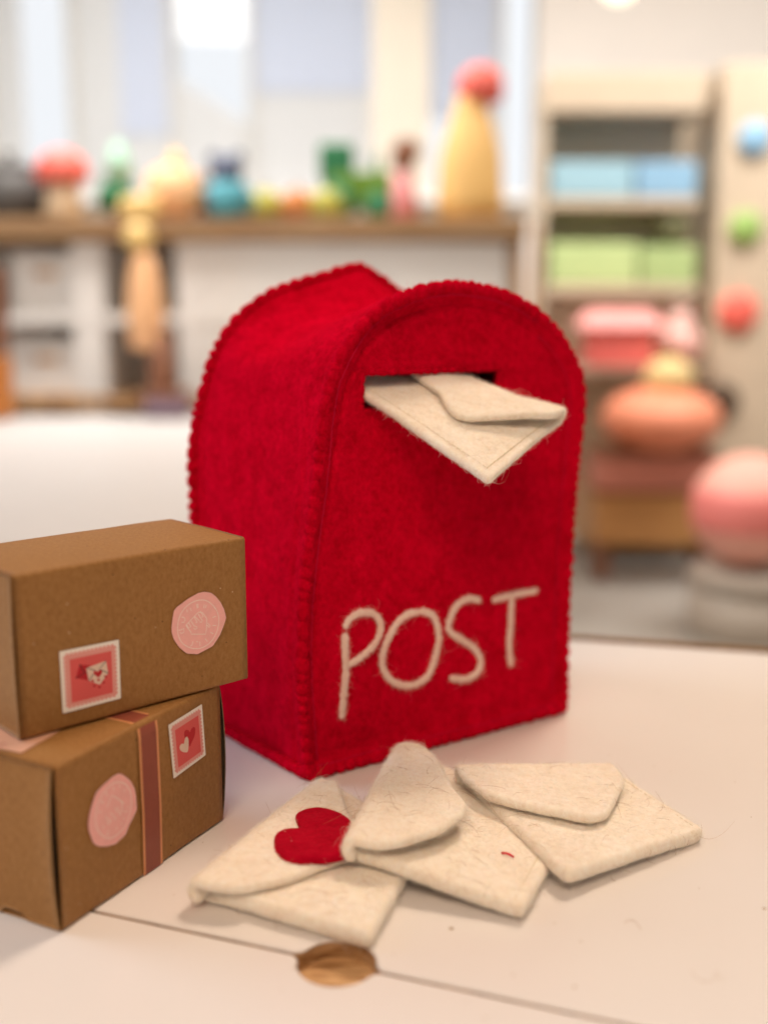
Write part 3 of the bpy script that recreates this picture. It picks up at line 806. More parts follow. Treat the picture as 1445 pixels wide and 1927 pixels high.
sl2 += [z5(l, *K2) for l in ([(660, 620), (760, 670), (950, 805)], [(650, 660), (600, 800), (560, 890)], [(880, 770), (905, 870)], [(700, 420), (715, 520)], [(850, 380), (845, 440)], [(530, 550), (575, 640)], [(420, 740), (490, 800)], [(370, 1000), (430, 1000)], [(980, 480), (945, 540)], [(1035, 870), (1050, 900)], [(950, 1000), (1030, 970)], [(940, 1130), (955, 1170)], [(880, 1250), (900, 1275)], [(775, 1340), (785, 1400)], [(600, 1400), (560, 1490), (600, 1525)], [(470, 1310), (490, 1370)],
        [(540, 1080), (560, 1180), (600, 1130), (640, 1250), (650, 1150)], [(640, 1000), (660, 1100), (700, 1040), (740, 1180), (780, 1100)], [(740, 900), (790, 1020), (800, 880), (860, 1080), (880, 960)], [(560, 1200), (600, 1300), (620, 1200)], [(900, 880), (910, 1000)])]
seal(lface(), so, sl2, box1, b1, .36)
K4 = (310, 1320, 130 / 1445, 160 / 1778)
def art2(f):
    heart_uv(f, z5([(520, 640), (490, 600), (450, 590), (412, 620), (400, 690), (420, 780), (470, 870), (515, 940), (560, 850), (610, 740), (632, 640), (630, 560), (600, 532), (560, 560), (535, 600)], *K4), M_SCRIM, 3)
    heart_uv(f, z5([(392, 880), (360, 878), (325, 900), (302, 950), (315, 1010), (360, 1048), (415, 1062), (468, 1052), (485, 980), (492, 880), (488, 790), (460, 738), (430, 750), (408, 800)], *K4), M_SCREAM, 4)
stamp(lface(), z5([(80, 495), (778, 55), (858, 1120), (190, 1612)], *K4), box1, b1, art2)
# tape band, over the top and down the front
def tape():
    f = lface(); s0, s1 = f.uv(263, 1440).x, f.uv(300.5, 1440).x
    prof = [(24, BH + .5), (4.5, BH + .42), (2.2, BH + .35), (.6, BH - .35), (-.25, BH - 1.6), (-.6, BH - 5), (-.72, BH * .6), (-.75, BH * .4), (-.45, 4), (-.3, .1)]
    def band(a, b, lift, mat_):
        V, F = [], []
        for d, z in prof:
            k = .35 * noise.noise(Vector((z * .06, 2, 0)))
            for s in (a, b): V.append(W1(s + k, d - lift * (d < 2), z + lift * (z > BH - .5)))
        for i in range(len(prof) - 1): F.append((2 * i, 2 * i + 1, 2 * i + 3, 2 * i + 2))
        return V, F
    e = band(s0, s1, .02, 0); m_ = band(s0 + 1.3, s1 - 1.3, .09, 0)
    o = mesh("tape_band", *e, M_TAPEEDGE, box1); mesh("centre_stripe", *m_, M_TAPE, o); return o
tape()
def top_label():
    z = BH + .25 + .45; P = [on_z(x, y, z) - b1 - Vector((0, 0, 0)) for x, y in ((41, 1416), (100, 1383), (230, 1290), (-90, 1330), (-60, 1398))]
    P = [Vector((p.x, p.y, BH + .45)) for p in P]
    V = P + [p - Vector((0, 0, .25)) for p in P]; n = len(P)
    F = [tuple(range(n))] + [(i, (i + 1) % n, n + (i + 1) % n, n + i) for i in range(n)]; mi = [0] * len(F)
    for yy in (1398, 1404):
        st, ff = strip([tuple((on_z(x, y, z) - b1).xy) for x, y in ((-40, yy - 6), (-5, yy), (14, yy + 1))], .5)
        o = len(V); V += [Vector((p.x, p.y, BH + .5)) for p in st]; F += [tuple(i + o for i in q) for q in ff]; mi += [1] * len(ff)
    return mesh("paper_label", V, F, [M_LABEL, M_LABELRED], box1, smooth=False, midx=mi)
top_label()

# upper box, set askew on the lower one
ZU = BH + 1.1
UO, UR = on_z(43, 1394, ZU), on_z(466.5, 1278, ZU); uax = (UR - UO); UL = uax.length; uax.normalize(); ubk = Vector((-uax.y, uax.x, 0)); UH = at_y(460, 1011, UR.y).z - ZU
UO.z = UR.z = 0
box2, b2, W2 = carton(UO, uax, UL, 54, ZU, UH, "cardboard_box", "upper kraft cardboard box set askew, with a stamp of two envelopes")
flap_sheet("end_flap", W2, 0, -1, 54, UH, lambda d, z: .55 + .5 * math.sin(math.pi * min(1, z / UH)) * math.exp(-d / 9), box2, M_KRAFT)
flap_sheet("end_flap", W2, UL, 1, 54, UH + .35, lambda d, z: -.5 + .9 * math.sin(math.pi * min(1, d / 54)) , box2, M_KRAFTIN)
uout = -ubk
def uface(): return Face(UO + Vector((0, 0, ZU)) + uout * .55, uax, uout)
K7 = (100, 1190, 140 / 1445, 160 / 1651)
def art1(f):
    P = lambda l: [f.uv(*p) for p in z5(l, *K7)]
    f.poly(P([(510, 620), (740, 640), (720, 930), (435, 890)]), M_SCRIM, 3)
    f.line(P([(510, 620), (610, 775)]), .34, M_SBLACK, 4); f.line(P([(435, 890), (610, 785), (650, 765)]), .26, M_SBLACK, 4)
    f.poly(P([(640, 690), (1025, 545), (1065, 790), (905, 1010), (690, 935)]), M_SCREAM, 5)
    for l in ([(645, 685), (860, 750), (1025, 545)], [(690, 935), (815, 755)], [(905, 715), (1072, 790)]): f.line(P(l), .26, M_SBLACK, 6)
    for cx, cy, s, r in ((865, 790, 95, -.15), (763, 935, 34, 0), (875, 920, 34, 0), (1015, 850, 36, .1), (970, 965, 34, .5), (795, 1035, 34, .1), (893, 1055, 34, .1)):
        f.poly(P(heart_pts(cx, cy, s, r)), M_SCRIM, 7)
    f.poly(P([(815, 745), (865, 752), (905, 712), (900, 700), (860, 735), (810, 735)]), M_SCREAM, 8)
stamp(uface(), z5([(125, 375), (1280, 140), (1320, 1280), (195, 1575)], *K7), box2, b2, art1)
K8 = (310, 1100, 130 / 1445, 140 / 1556)
so = z5([(700, 180), (830, 150), (970, 172), (1070, 245), (1170, 370), (1245, 520), (1275, 640), (1285, 700), (1240, 850), (1160, 1050), (1010, 1285), (700, 1450), (670, 1465), (640, 1450), (475, 1445), (420, 1410), (300, 1310), (190, 1140), (150, 1000), (145, 900), (165, 740), (195, 550), (260, 470), (500, 290)], *K8)
K9 = (330, 1130, 90 / 1445, 90 / 1445)
sl3 = [smooth_px(z5([(760, 320), (900, 350), (1050, 480), (1120, 640), (1130, 800), (1080, 1010), (960, 1200), (800, 1310), (640, 1340), (480, 1300), (350, 1200), (280, 1030), (275, 850), (320, 650), (440, 470), (600, 360)], *K8), 64)]
sl3 += [z5(l, *K9) for l in ([(320, 750), (480, 970), (480, 1015), (910, 1015), (940, 880), (945, 540), (830, 370), (700, 350), (600, 450), (320, 750)], [(190, 500), (260, 505), (295, 570), (270, 650), (185, 660)], [(110, 900), (260, 850), (250, 960), (190, 995), (140, 960)], [(455, 225), (480, 310)], [(350, 270), (365, 350)], [(640, 100), (665, 240)], [(680, 90), (690, 220)], [(880, 120), (855, 230)], [(940, 130), (905, 230)], [(1160, 190), (1220, 270)], [(1120, 515), (1230, 465)], [(1120, 755), (1230, 750)], [(1060, 960), (1150, 1005)], [(900, 1150), (970, 1240)], [(740, 1240), (745, 1370)], [(535, 1230), (500, 1350), (445, 1375)], [(630, 1240), (690, 1250)], [(970, 670), (1060, 780), (1020, 810), (950, 740)],
        [(400, 660), (470, 790), (400, 830), (350, 740)], [(480, 620), (560, 760), (640, 790), (650, 840), (600, 870), (550, 830)], [(560, 480), (640, 620), (660, 660), (610, 670)], [(590, 480), (720, 610)], [(690, 400), (760, 520), (820, 610), (790, 660), (730, 640)], [(750, 320), (830, 440), (840, 490), (790, 500)])]
seal(uface(), so, sl3, box2, b2, .32)

# ================================================================== CRUMBS AND STRAY HAIRS ON THE TABLE
def stray(px, nm, label, mat, rad=.07):
    P = catmull([tuple(on_z(x, y, .35)) for x, y in px], 24); b = sum(P, Vector()) / 24; b.z = 0
    o = mesh(nm, *tube([p - b for p in P], rad, 5), mat); o.location = b * .001; return tag(o, label, "wool fibre", "stray wool fibres on the table")
M_HAIR = fibre("stray_hair", (.45, .30, .20))
stray([(1174, 1737), (1184, 1731), (1196, 1736), (1205, 1750)], "wool_fibre", "curved wool hair on the bare table right of the envelopes", M_HAIR)
stray([(1301, 1827), (1308, 1840), (1325, 1847), (1345, 1842), (1345, 1828), (1360, 1846)], "wool_fibre", "faint looped wool hair near the lower right of the table", M_HAIR, .05)
stray([(1150, 1646), (1150, 1654), (1158, 1658)], "wool_fibre", "tiny hooked wool hair just below the farthest envelope", M_HAIR, .05)
for px, py, s, lb in ((849, 1747, .9, "biggest tan crumb, below the middle envelope"), (1080, 1856, .6, "tan crumb alone far right of the finger hole"), (965, 1834, .4, "small tan crumb between the middle envelope and the gap of the lids"),
        (912, 1915, .45, "tan crumb on the nearer lid, below the gap"), (1437, 1709, .7, "tan crumb at the right edge of the photo"), (1042, 1737, .3, "speck of wool just right of the middle envelope's lower corner"), (555, 1820, .6, "tan crumb at the left rim of the finger hole"), (740, 1795, .3, "speck of wool just right of the finger hole")):
    p = on_z(px, py, .2); V = [Vector((math.cos(a) * s * random.uniform(.6, 1.2), math.sin(a) * s * .7, 0)) for a in [k * math.pi / 4 for k in range(8)]]
    V = V + [v * .5 + Vector((0, 0, s * .5)) for v in V]
    o = mesh("wool_crumb", V, [(i, (i + 1) % 8, 8 + (i + 1) % 8, 8 + i) for i in range(8)] + [tuple(range(8, 16))], M_CRUMB); o.location = p * .001 - Vector((0, 0, .0002))
    tag(o, lb, "crumb", "crumbs scattered on the table")
DV, DF = [], []
for _ in range(140):
    x, y = random.uniform(-200, 330), random.uniform(285, 640); sz = random.uniform(.08, .22); o0 = len(DV); an = random.uniform(0, 3.1); lx = sz * random.uniform(.8, 3)
    for dx, dy, dz in ((-lx, -sz, 0), (lx, -sz, 0), (lx, sz, 0), (-lx, sz, 0), (0, 0, sz)): DV.append((x + dx * math.cos(an) - dy * math.sin(an), y + dx * math.sin(an) + dy * math.cos(an), dz + .02))
    DF += [(o0, o0 + 1, o0 + 4), (o0 + 1, o0 + 2, o0 + 4), (o0 + 2, o0 + 3, o0 + 4), (o0 + 3, o0, o0 + 4)]
tag(mesh("wool_dust", DV, DF, M_CRUMB, smooth=False), kind="stuff")
p = on_z(955, 1609, 8.4)
o = mesh("wool_crumb", *tube([(-2.0, 1.6, 0), (-.6, .4, .5), (.6, -.2, .4), (2.0, -1.4, 0)], .38, 6), M_REDFIB); o.location = p * .001
tag(o, "dark red wisp of wool on the middle envelope", "crumb")
# ================================================================== THE ROOM BEHIND (all far out of focus)
M_WALL = plain("wall_paint", (.74, .69, .63), .8, var=.02, scale=3)
M_WHITE = plain("white_paint", (.82, .79, .75), .5, var=.02, scale=5)
M_BENCH = plain("bench_white", (.56, .525, .50), .5, var=.02, scale=5); M_BEIGE = plain("beige_paint", (.66, .60, .50), .7, var=.03, scale=5)
M_FLOOR = plain("grey_floor", (.36, .335, .295), .5, var=.06, scale=4)
def blind_mat(name, c):
    m, nt, b = nt_mat(name); t = nt.nodes.new("ShaderNodeBsdfTranslucent"); t.inputs[0].default_value = (*c, 1); b.inputs["Base Color"].default_value = (*[x * .8 for x in c], 1); b.inputs["Roughness"].default_value = .9
    x = nt.nodes.new("ShaderNodeMixShader"); x.inputs[0].default_value = .68; nt.links.new(b.outputs[0], x.inputs[1]); nt.links.new(t.outputs[0], x.inputs[2]); nt.links.new(x.outputs[0], nt.nodes["Material Output"].inputs[0]); return m
M_BLIND = blind_mat("grey_blind", (.93, .93, .92)); M_WPOST = blind_mat("white_window_bar", (.92, .91, .88)); M_LAVBLIND = blind_mat("lavender_blind", (.86, .90, .98))
M_WOODTOP = pine("counter_wood", .68, (.5, 9, 9), 8); M_WOODL = pine("light_wood", 1.2, (9, 9, .5), 8); M_PLY = plain("birch_ply", (.58, .47, .34), .6, var=.05, scale=9)
def col(name, c, **k): return plain(name, c, k.pop("rough", .55), var=.05, scale=12, **k)
def bx(name, x0, y0, x1, y1, Y, depth, mat, parent=None, bev=4):
    """Block whose front covers the photo rectangle at distance Y, running DEPTH back."""
    a, b = at_y(x0, y1, Y), at_y(x1, y0, Y)
    return rbox(name, ((a.x + b.x) / 2, Y + depth / 2, (a.z + b.z) / 2), (abs(b.x - a.x), depth, abs(b.z - a.z)), bev, mat, parent)
def top(o, label, cat, group=None): return tag(o, label, cat, group)
FZ = -480.0
tag(mesh("floor", [(-6000, -3000, FZ), (6000, -3000, FZ), (6000, 6000, FZ), (-6000, 6000, FZ)], [(0, 1, 2, 3)], M_FLOOR, smooth=False), kind="structure")
tag(mesh("ceiling", [(-6000, -3000, 1950), (-6000, 6000, 1950), (6000, 6000, 1950), (6000, -3000, 1950)], [(0, 1, 2, 3)], M_WALL, smooth=False), kind="structure")
# back wall with a wide window, 3.9 m away
WY = 3900
def wx(px): return at_y(px, 600, WY).x
def wz(py): return at_y(722, py, WY).z
wl = [(-6000, wx(-160), FZ, 1950), (wx(-160), wx(1000), FZ, wz(372)), (wx(-160), wx(1000), wz(-300), 1950), (wx(1000), 6000, FZ, 1950)]
bw = empty("back_wall", (0, WY, FZ), kind="structure")
for x0, x1, z0, z1 in wl:
    rbox("wall_section", ((x0 + x1) / 2, 90, (z0 + z1) / 2 - FZ), (x1 - x0, 180, z1 - z0), 0, M_WALL, bw)
win = empty("window", (0, WY, wz(372)), kind="structure")
def wbx(name, px0, px1, py0, py1, y0, y1, mat, bev=3):
    x0, x1, z0, z1 = wx(px0), wx(px1), wz(py1), wz(py0)
    return rbox(name, ((x0 + x1) / 2, (y0 + y1) / 2, (z0 + z1) / 2 - wz(372)), (x1 - x0, y1 - y0, z1 - z0), bev, mat, win)
for a, b in ((-20, 10), (146, 160), (328, 342), (474, 486), (700, 806), (930, 942)): wbx("window_post", a, b, -300, 372, 20, 110, M_BEIGE if a == 700 else M_WPOST)
wbx("window_sill", -150, 990, 366, 384, -60, 40, M_WHITE)
M_GLASS, _nt, _b = nt_mat("window_glass")
_t = _nt.nodes.new("ShaderNodeBsdfTransparent"); _g = _nt.nodes.new("ShaderNodeBsdfGlossy"); _g.inputs["Roughness"].default_value = .02; _m = _nt.nodes.new("ShaderNodeMixShader"); _m.inputs[0].default_value = .03
_nt.links.new(_t.outputs[0], _m.inputs[1]); _nt.links.new(_g.outputs[0], _m.inputs[2]); _nt.links.new(_m.outputs[0], _nt.nodes["Material Output"].inputs[0])
for a, b in ((10, 146), (172, 322), (340, 476), (488, 700), (806, 930)): wbx("pane", a, b, -300, 372, 62, 68, M_GLASS, 0)
wbx("blind", 150, 240, -300, 372, 44, 50, M_BLIND, 0); wbx("blind", 240, 330, -300, 250, 36, 42, M_LAVBLIND, 0); wbx("blind", 240, 330, 250, 372, 44, 50, M_BLIND, 0)
wbx("blind", 482, 698, -300, 170, 44, 50, M_LAVBLIND, 0); wbx("blind", 482, 698, 170, 372, 44, 50, M_BLIND, 0); wbx("blind", 808, 928, -300, 220, 44, 50, M_LAVBLIND, 0); wbx("blind", 10, 62, -300, 372, 44, 50, M_BLIND, 0)
q4 = [Vector((wx(x), yy, wz(y) - wz(372))) for yy in (44, 50) for x, y in ((342, 140), (474, 230), (474, 372), (342, 372))]  # added blind: its slanted top shapes the bright sunlit patch above
mesh("blind", q4, [(0, 1, 2, 3), (7, 6, 5, 4), (0, 4, 5, 1), (1, 5, 6, 2), (2, 6, 7, 3), (3, 7, 4, 0)], M_BLIND, win, smooth=False)
M_SKY, _nt, _b = nt_mat("sky_light")
_e = _nt.nodes.new("ShaderNodeEmission"); _e.inputs[0].default_value = (.93, .96, 1, 1); _e.inputs[1].default_value = 1.0; _nt.links.new(_e.outputs[0], _nt.nodes["Material Output"].inputs[0])
tag(mesh("sky", [(-9000, 9000, -2000), (9000, 9000, -2000), (9000, 9000, 6000), (-9000, 9000, 6000)], [(3, 2, 1, 0)], M_SKY, smooth=False), kind="structure")
# pendant lamp at the top edge
lp = at_y(1165, -34, 3300)
lamp = empty("pendant_lamp", lp, label="glowing white globe lamp hanging at the top of the photo above the wooden stand", cat="lamp")
M_LAMP, _nt, _b = nt_mat("lamp_glow"); _b.inputs["Base Color"].default_value = (.9, .85, .75, 1); _b.inputs["Emission Color"].default_value = (1, .88, .66, 1); _b.inputs["Emission Strength"].default_value = 1.6
lathe("globe", ball_prof(52), (0, 0, 0), M_LAMP, lamp); lathe("cap", [(0, 46), (22, 46), (20, 72), (4, 78), (4, 1950 - lp.z)], (0, 0, 0), M_WHITE, lamp, 14)

# white bench behind the table
bench = empty("white_bench", (0, 1600, 0), label="low white table behind the red post box, bare on top", cat="table")
rbox("table_top", (-600, 15, -22), (1480, 1310, 40), 8, M_BENCH, bench)
for x in (-1270, 150):
    for y in (-360, 660): rbox("leg", (x, y, -262), (50, 50, 436), 5, M_WOODL, bench)

# the toy counter
CY = 2400
ct = empty("toy_counter", (0, CY, FZ), label="white counter with a brown wooden top along the left, toys standing on it", cat="counter")
def cb(name, x0, y0, x1, y1, d0, d1, mat, bev=4):
    a, b = at_y(x0, y1, CY), at_y(x1, y0, CY)
    return rbox(name, ((a.x + b.x) / 2, (d0 + d1) / 2, (a.z + b.z) / 2 - FZ), (abs(b.x - a.x), d1 - d0, abs(b.z - a.z)), bev, mat, ct)
cb("counter_top", -300, 412, 988, 452, -30, 460, M_WOODTOP)
cb("back_board", -300, 454, 372, 1100, 300, 320, M_WHITE, 0); cb("front_panel", 372, 454, 955, 1160, 10, 24, M_WHITE, 2)
cb("side_board", 955, 454, 985, 1160, 0, 420, M_WOODL, 2); cb("end_post", 988, 420, 1012, 1160, -32, 30, M_WOODL, 2)
cb("shelf", -300, 590, 955, 612, 6, 418, M_WHITE, 2); cb("shelf", -300, 745, 955, 772, 4, 418, M_WOODL, 2)
cb("divider", 165, 454, 190, 1160, 8, 418, M_WHITE, 2); cb("divider", 352, 454, 372, 1160, 8, 418, M_WHITE, 2)
# crates in the counter
cz = lambda y: at_y(0, y, CY).z
def crate(x0, y0, x1, y1, label):
    a, b = at_y(x0, y1, CY + 60), at_y(x1, y0, CY + 60); r = empty("storage_box", ((a.x + b.x) / 2, CY + 60, a.z), label=label, cat="storage box", group="white boxes in the counter")
    ww, hh = b.x - a.x, b.z - a.z
    rbox("front", (0, 0, hh / 2), (ww, 14, hh), 4, M_WHITE, r); rbox("rear", (0, 240, hh / 2), (ww, 14, hh), 4, M_WHITE, r)
    for sx_ in (-1, 1): rbox("side", (sx_ * (ww / 2 - 7), 120, hh / 2), (14, 224, hh), 3, M_WHITE, r)
    rbox("handle", (0, -12, hh * .66), (ww * .3, 10, 14), 3, M_WOODL, r)
crate(30, 476, 150, 588, "white storage box on the upper shelf inside the counter, under the mushroom toy")
crate(25, 640, 158, 743, "white storage box on the lower shelf inside the counter, left of the wooden pole toy")
# ---- toys on the counter
CT = at_y(0, 411, CY).z
def toy(name, px, label, cat, Y=CY + 110):
    p = at_y(px, 411, Y); return empty(name, (p.x, Y, at_y(0, 412, CY).z), label=label, cat=cat), (lambda a: a * Y / FPX)
GRP = None
c_red, c_cream, c_dk, c_teal = col("toy_red", (.80, .14, .10)), col("toy_cream", (.74, .56, .36)), col("toy_charcoal", (.06, .052, .045)), col("toy_teal", (.09, .36, .43))
c_green, c_dgreen, c_peach, c_navy = col("toy_green", (.13, .26, .02)), col("toy_dark_green", (.02, .17, .065)), col("toy_peach", (.86, .48, .24)), col("toy_navy", (.07, .085, .14))
c_olive, c_orange, c_brown, c_pink = col("toy_olive", (.40, .36, .05)), col("toy_orange", (.52, .18, .035)), col("toy_brown", (.22, .085, .04)), col("toy_pink", (.72, .27, .27))
c_yel, c_honey, c_mint, c_sky = col("toy_yellow", (.80, .55, .20)), col("toy_honey", (.82, .50, .17)), col("toy_mint", (.36, .60, .46)), col("toy_sky", (.32, .52, .60))
c_lime, c_blue = col("toy_lime", (.50, .64, .28)), col("toy_blue", (.25, .44, .60))
t, k = toy("toy_pan", 25, "black toy cooking pot at the far left end of the counter", "toy pot")
lathe("pot", [(0, 0), (k(60), 0), (k(66), k(20)), (k(66), k(84)), (k(58), k(84)), (k(56), k(14)), (0, k(10))], (0, 0, 0), c_dk, t); lathe("lid", [(k(66), k(85)), (k(56), k(98)), (k(20), k(108)), (k(8), k(112)), (k(12), k(122)), (0, k(126))], (0, 0, 0), c_dk, t)
rbox("handle", (k(86), 0, k(66)), (k(44), k(18), k(12)), 3, c_brown, t)
t, k = toy("toy_mushroom", 122, "toy mushroom with a red cap and pale stem on the counter", "toy mushroom", CY + 40)
lathe("stem", [(0, 0), (k(36), 0), (k(32), k(30)), (k(27), k(75)), (k(0), k(80))], (0, 0, 0), c_cream, t); lathe("cap", [(0, k(66)), (k(46), k(70)), (k(50), k(80)), (k(40), k(108)), (k(20), k(122)), (0, k(126))], (0, 0, 0), c_red, t)
t, k = toy("toy_tree", 222, "small green toy tree, second green thing right of the mushroom toy", "toy tree")
lathe("trunk", [(0, 0), (k(12), 0), (k(9), k(30)), (0, k(32))], (0, 0, 0), c_brown, t); lathe("crown", [(0, k(20)), (k(38), k(26)), (k(34), k(60)), (k(20), k(74)), (0, k(80))], (0, 0, 0), c_dgreen, t); lathe("tip", [(k(26), k(74)), (k(22), k(108)), (k(10), k(138)), (0, k(146))], (k(6), 0, 0), c_mint, t)
t, k = toy("toy_drum", 265, "yellow wooden drum leaning over the front edge of the counter", "toy drum", CY + 10)
lathe("shell", [(0, 0), (k(34), 0), (k(37), k(6)), (k(37), k(30)), (k(34), k(36)), (0, k(36))], (0, 0, 0), c_yel, t); lathe("skin", [(k(33), k(36.5)), (k(30), k(39)), (0, k(39))], (0, 0, 0), c_cream, t)
t, k = toy("toy_teapot", 328, "round peach coloured teapot in the middle of the counter", "toy teapot", CY + 70)
lathe("body", [(0, 0), (k(32), 0), (k(50), k(24)), (k(54), k(54)), (k(44), k(84)), (k(22), k(98)), (0, k(100))], (0, 0, 0), c_peach, t); lathe("lid", [(k(22), k(99)), (k(12), k(106)), (k(9), k(122)), (0, k(128))], (k(6), 0, 0), c_honey, t)
mesh("handle", *tube([(k(46 + 26 * math.sin(math.pi * i / 12)), 0, k(24 + 56 * i / 12)) for i in range(13)], k(8), 8), c_brown, t)
t, k = toy("toy_bear", 428, "dark navy soft toy sitting behind the teal cup", "soft toy", CY + 150)
lathe("body", [(0, 0), (k(44), k(6)), (k(50), k(36)), (k(38), k(70)), (0, k(78))], (0, 0, 0), c_navy, t); lathe("head", ball_prof(k(30), k(92)), (0, 0, 0), c_navy, t)
for sx_ in (-1, 1): lathe("ear", ball_prof(k(11), k(118)), (sx_ * k(22), 0, 0), c_navy, t, 12)
t, k = toy("toy_cup", 428, "teal toy cup in front of the dark soft toy", "toy cup", CY + 20)
lathe("cup", [(0, 0), (k(26), 0), (k(33), k(30)), (k(36), k(64)), (k(31), k(64)), (k(28), k(28)), (0, k(8))], (0, 0, 0), c_teal, t); mesh("handle", *tube([(k(34 + 16 * math.sin(math.pi * i / 10)), 0, k(16 + 34 * i / 10)) for i in range(11)], k(5), 8), c_teal, t)
for px, c_, lb in ((500, c_olive, "olive green toy pear left of the orange fruit on the counter"), (560, c_orange, "orange brown toy fruit in the middle of the low fruit row"), (612, c_olive, "olive yellow toy pear in front of the green stacking toy")):
    t, k = toy("toy_fruit", px, lb, "toy fruit", CY + 50); t["group"] = "toy fruit in a row on the counter"
    lathe("fruit", [(0, 0), (k(24), k(2)), (k(36), k(18)), (k(32), k(38)), (k(18), k(52)), (k(4), k(56))], (0, 0, 0), c_, t); lathe("stalk", [(k(3), k(55)), (k(2), k(66)), (0, k(67))], (k(1), 0, 0), c_brown, t, 8)
t, k = toy("toy_tractor", 668, "big green toy tractor on the counter, left of the brown haired doll", "toy tractor", CY + 120)
rbox("body", (k(10), 0, k(58)), (k(112), k(70), k(60)), 10, c_green, t); rbox("cab", (k(-32), 0, k(104)), (k(62), k(66), k(66)), 10, c_dgreen, t)
for dx_, r_ in ((-34, 34), (44, 26)):
    for yy in (-1, 1): lathe("wheel", [(0, -6), (k(r_), -6), (k(r_), 12), (0, 12)], (k(dx_), yy * k(38), k(r_)), c_dgreen, t, 20, 'Y')
lathe("chimney", [(0, k(86)), (k(6), k(86)), (k(6), k(120)), (0, k(121))], (k(40), 0, 0), c_dgreen, t, 10)
t, k = toy("toy_doll", 758, "little doll with brown hair and pink dress, right of the green tractor", "doll", CY + 90)
lathe("dress", [(0, 0), (k(32), 0), (k(26), k(40)), (k(15), k(88)), (0, k(92))], (0, 0, 0), c_pink, t); lathe("head", ball_prof(k(21), k(108)), (0, 0, 0), c_brown, t); lathe("hair", ball_prof(k(26), k(126), .9), (k(5), 6, 0), c_brown, t)
t, k = toy("wooden_bottle", 884, "tall honey coloured wooden bottle with a red stopper, tallest thing on the counter", "wooden bottle", CY + 60)
lathe("bottle", [(0, 0), (k(58), 0), (k(60), k(40)), (k(56), k(110)), (k(42), k(160)), (k(30), k(200)), (k(28), k(214)), (0, k(215))], (0, 0, 0), c_honey, t); lathe("stopper", [(k(26), k(205)), (k(40), k(212)), (k(42), k(236)), (k(36), k(254)), (k(18), k(268)), (0, k(270))], (k(16), 0, 0), c_red, t)
# pole toy and things on the floor by the counter
p0 = at_y(282, 780, 2280); t = empty("wooden_figure", (p0.x, 2280, 0), label="peach wooden figure with brown boots standing before the counter", cat="wooden figure")
q = lambda a: a * 2280 / FPX
lathe("leg", [(0, q(2)), (q(20), q(2)), (q(24), q(50)), (q(21), q(150)), (0, q(152))], (q(24), 0, 0), c_brown, t, 18); lathe("body", [(0, q(120)), (q(30), q(124)), (q(36), q(190)), (q(26), q(270)), (q(14), q(300)), (0, q(302))], (0, 0, 0), c_peach, t); lathe("head", ball_prof(q(27), q(326)), (q(-8), 0, 0), c_yel, t)
t = empty("toy_block", (at_y(-5, 790, 2200).x, 2200, 0), label="orange toy brick tower at the left edge of the white table", cat="toy")
q = lambda a: a * 2200 / FPX
rbox("block", (0, 0, q(60)), (q(56), q(56), q(116)), 8, c_orange, t); rbox("block", (0, 0, q(200)), (q(50), q(50), q(150)), 8, c_brown, t)
t = empty("toy_box", (at_y(316, 770, 2230).x, 2230, 0), label="small plum coloured toy lying on the white table by the wooden figure", cat="toy")
rbox("box", (0, 0, 24), (90, 60, 40), 8, col("toy_plum", (.23, .15, .19)), t); rbox("lid", (0, 0, 50), (96, 66, 10), 4, c_brown, t)

# ---- the wooden market stand
SY = 3000
st = empty("market_stand", (at_y(1210, 600, SY).x, SY, FZ), label="pale wooden toy market stand with shelves and coloured discs on its side post", cat="toy stand")
SO = Vector((at_y(1210, 600, SY).x, SY, FZ))
def sb(name, x0, y0, x1, y1, d0, d1, mat, bev=6, parent=st):
    a, b = at_y(x0, y1, SY), at_y(x1, y0, SY)
    return rbox(name, ((a.x + b.x) / 2 - SO.x, (d0 + d1) / 2, (a.z + b.z) / 2 - SO.z), (abs(b.x - a.x), d1 - d0, abs(b.z - a.z)), bev, mat, parent)
sb("top_board", 1028, 135, 1330, 212, -10, 230, M_PLY); sb("back_board", 1030, 212, 1320, 900, 200, 220, col("stand_grey", (.74, .68, .57)), 0)
post = sb("side_post", 1316, 120, 1560, 1000, -14, 420, M_PLY)
sb("shelf", 1030, 372, 1316, 392, 0, 198, M_PLY); sb("shelf", 1030, 536, 1316, 556, 0, 198, M_PLY); sb("shelf", 1060, 690, 1316, 706, 0, 198, M_PLY)
sb("side_post", 1010, 215, 1032, 960, 4, 196, M_PLY, 4); sb("base_board", 1100, 900, 1330, 1035, 10, 372, col("stand_base", (.50, .26, .10)), 6)
def disc(px, py, rx, c_, nm="disc"):
    p = at_y(px, py, SY - 14); r = rx * SY / FPX
    lathe(nm, [(0, -22), (r * .8, -22), (r, -14), (r, 0), (0, 0)], (p.x - SO.x, -14, p.z - SO.z), c_, st, 24, 'Y')
disc(1418, 262, 30, c_blue); disc(1400, 430, 30, col("disc_green", (.30, .46, .12))); disc(1386, 588, 36, c_red); disc(1352, 756, 36, col("disc_umber", (.10, .06, .035)))
def bin_(x0, x1, y0, y1, c_, label, Y=SY + 12, g="bins on the market stand"):
    a, b = at_y(x0, y1, Y), at_y(x1, y0, Y); r = empty("toy_bin", ((a.x + b.x) / 2, Y, a.z), label=label, cat="bin", group=g); ww, hh = b.x - a.x, b.z - a.z
    rbox("front", (0, 0, hh / 2), (ww, 12, hh), 5, c_, r); rbox("rear", (0, 160, hh * .6), (ww, 12, hh * 1.2), 5, c_, r); rbox("bottom", (0, 80, 8), (ww - 24, 146, 12), 3, c_, r)
    for sx_ in (-1, 1): rbox("side", (sx_ * (ww / 2 - 6), 80, hh / 2), (12, 146, hh), 3, c_, r)
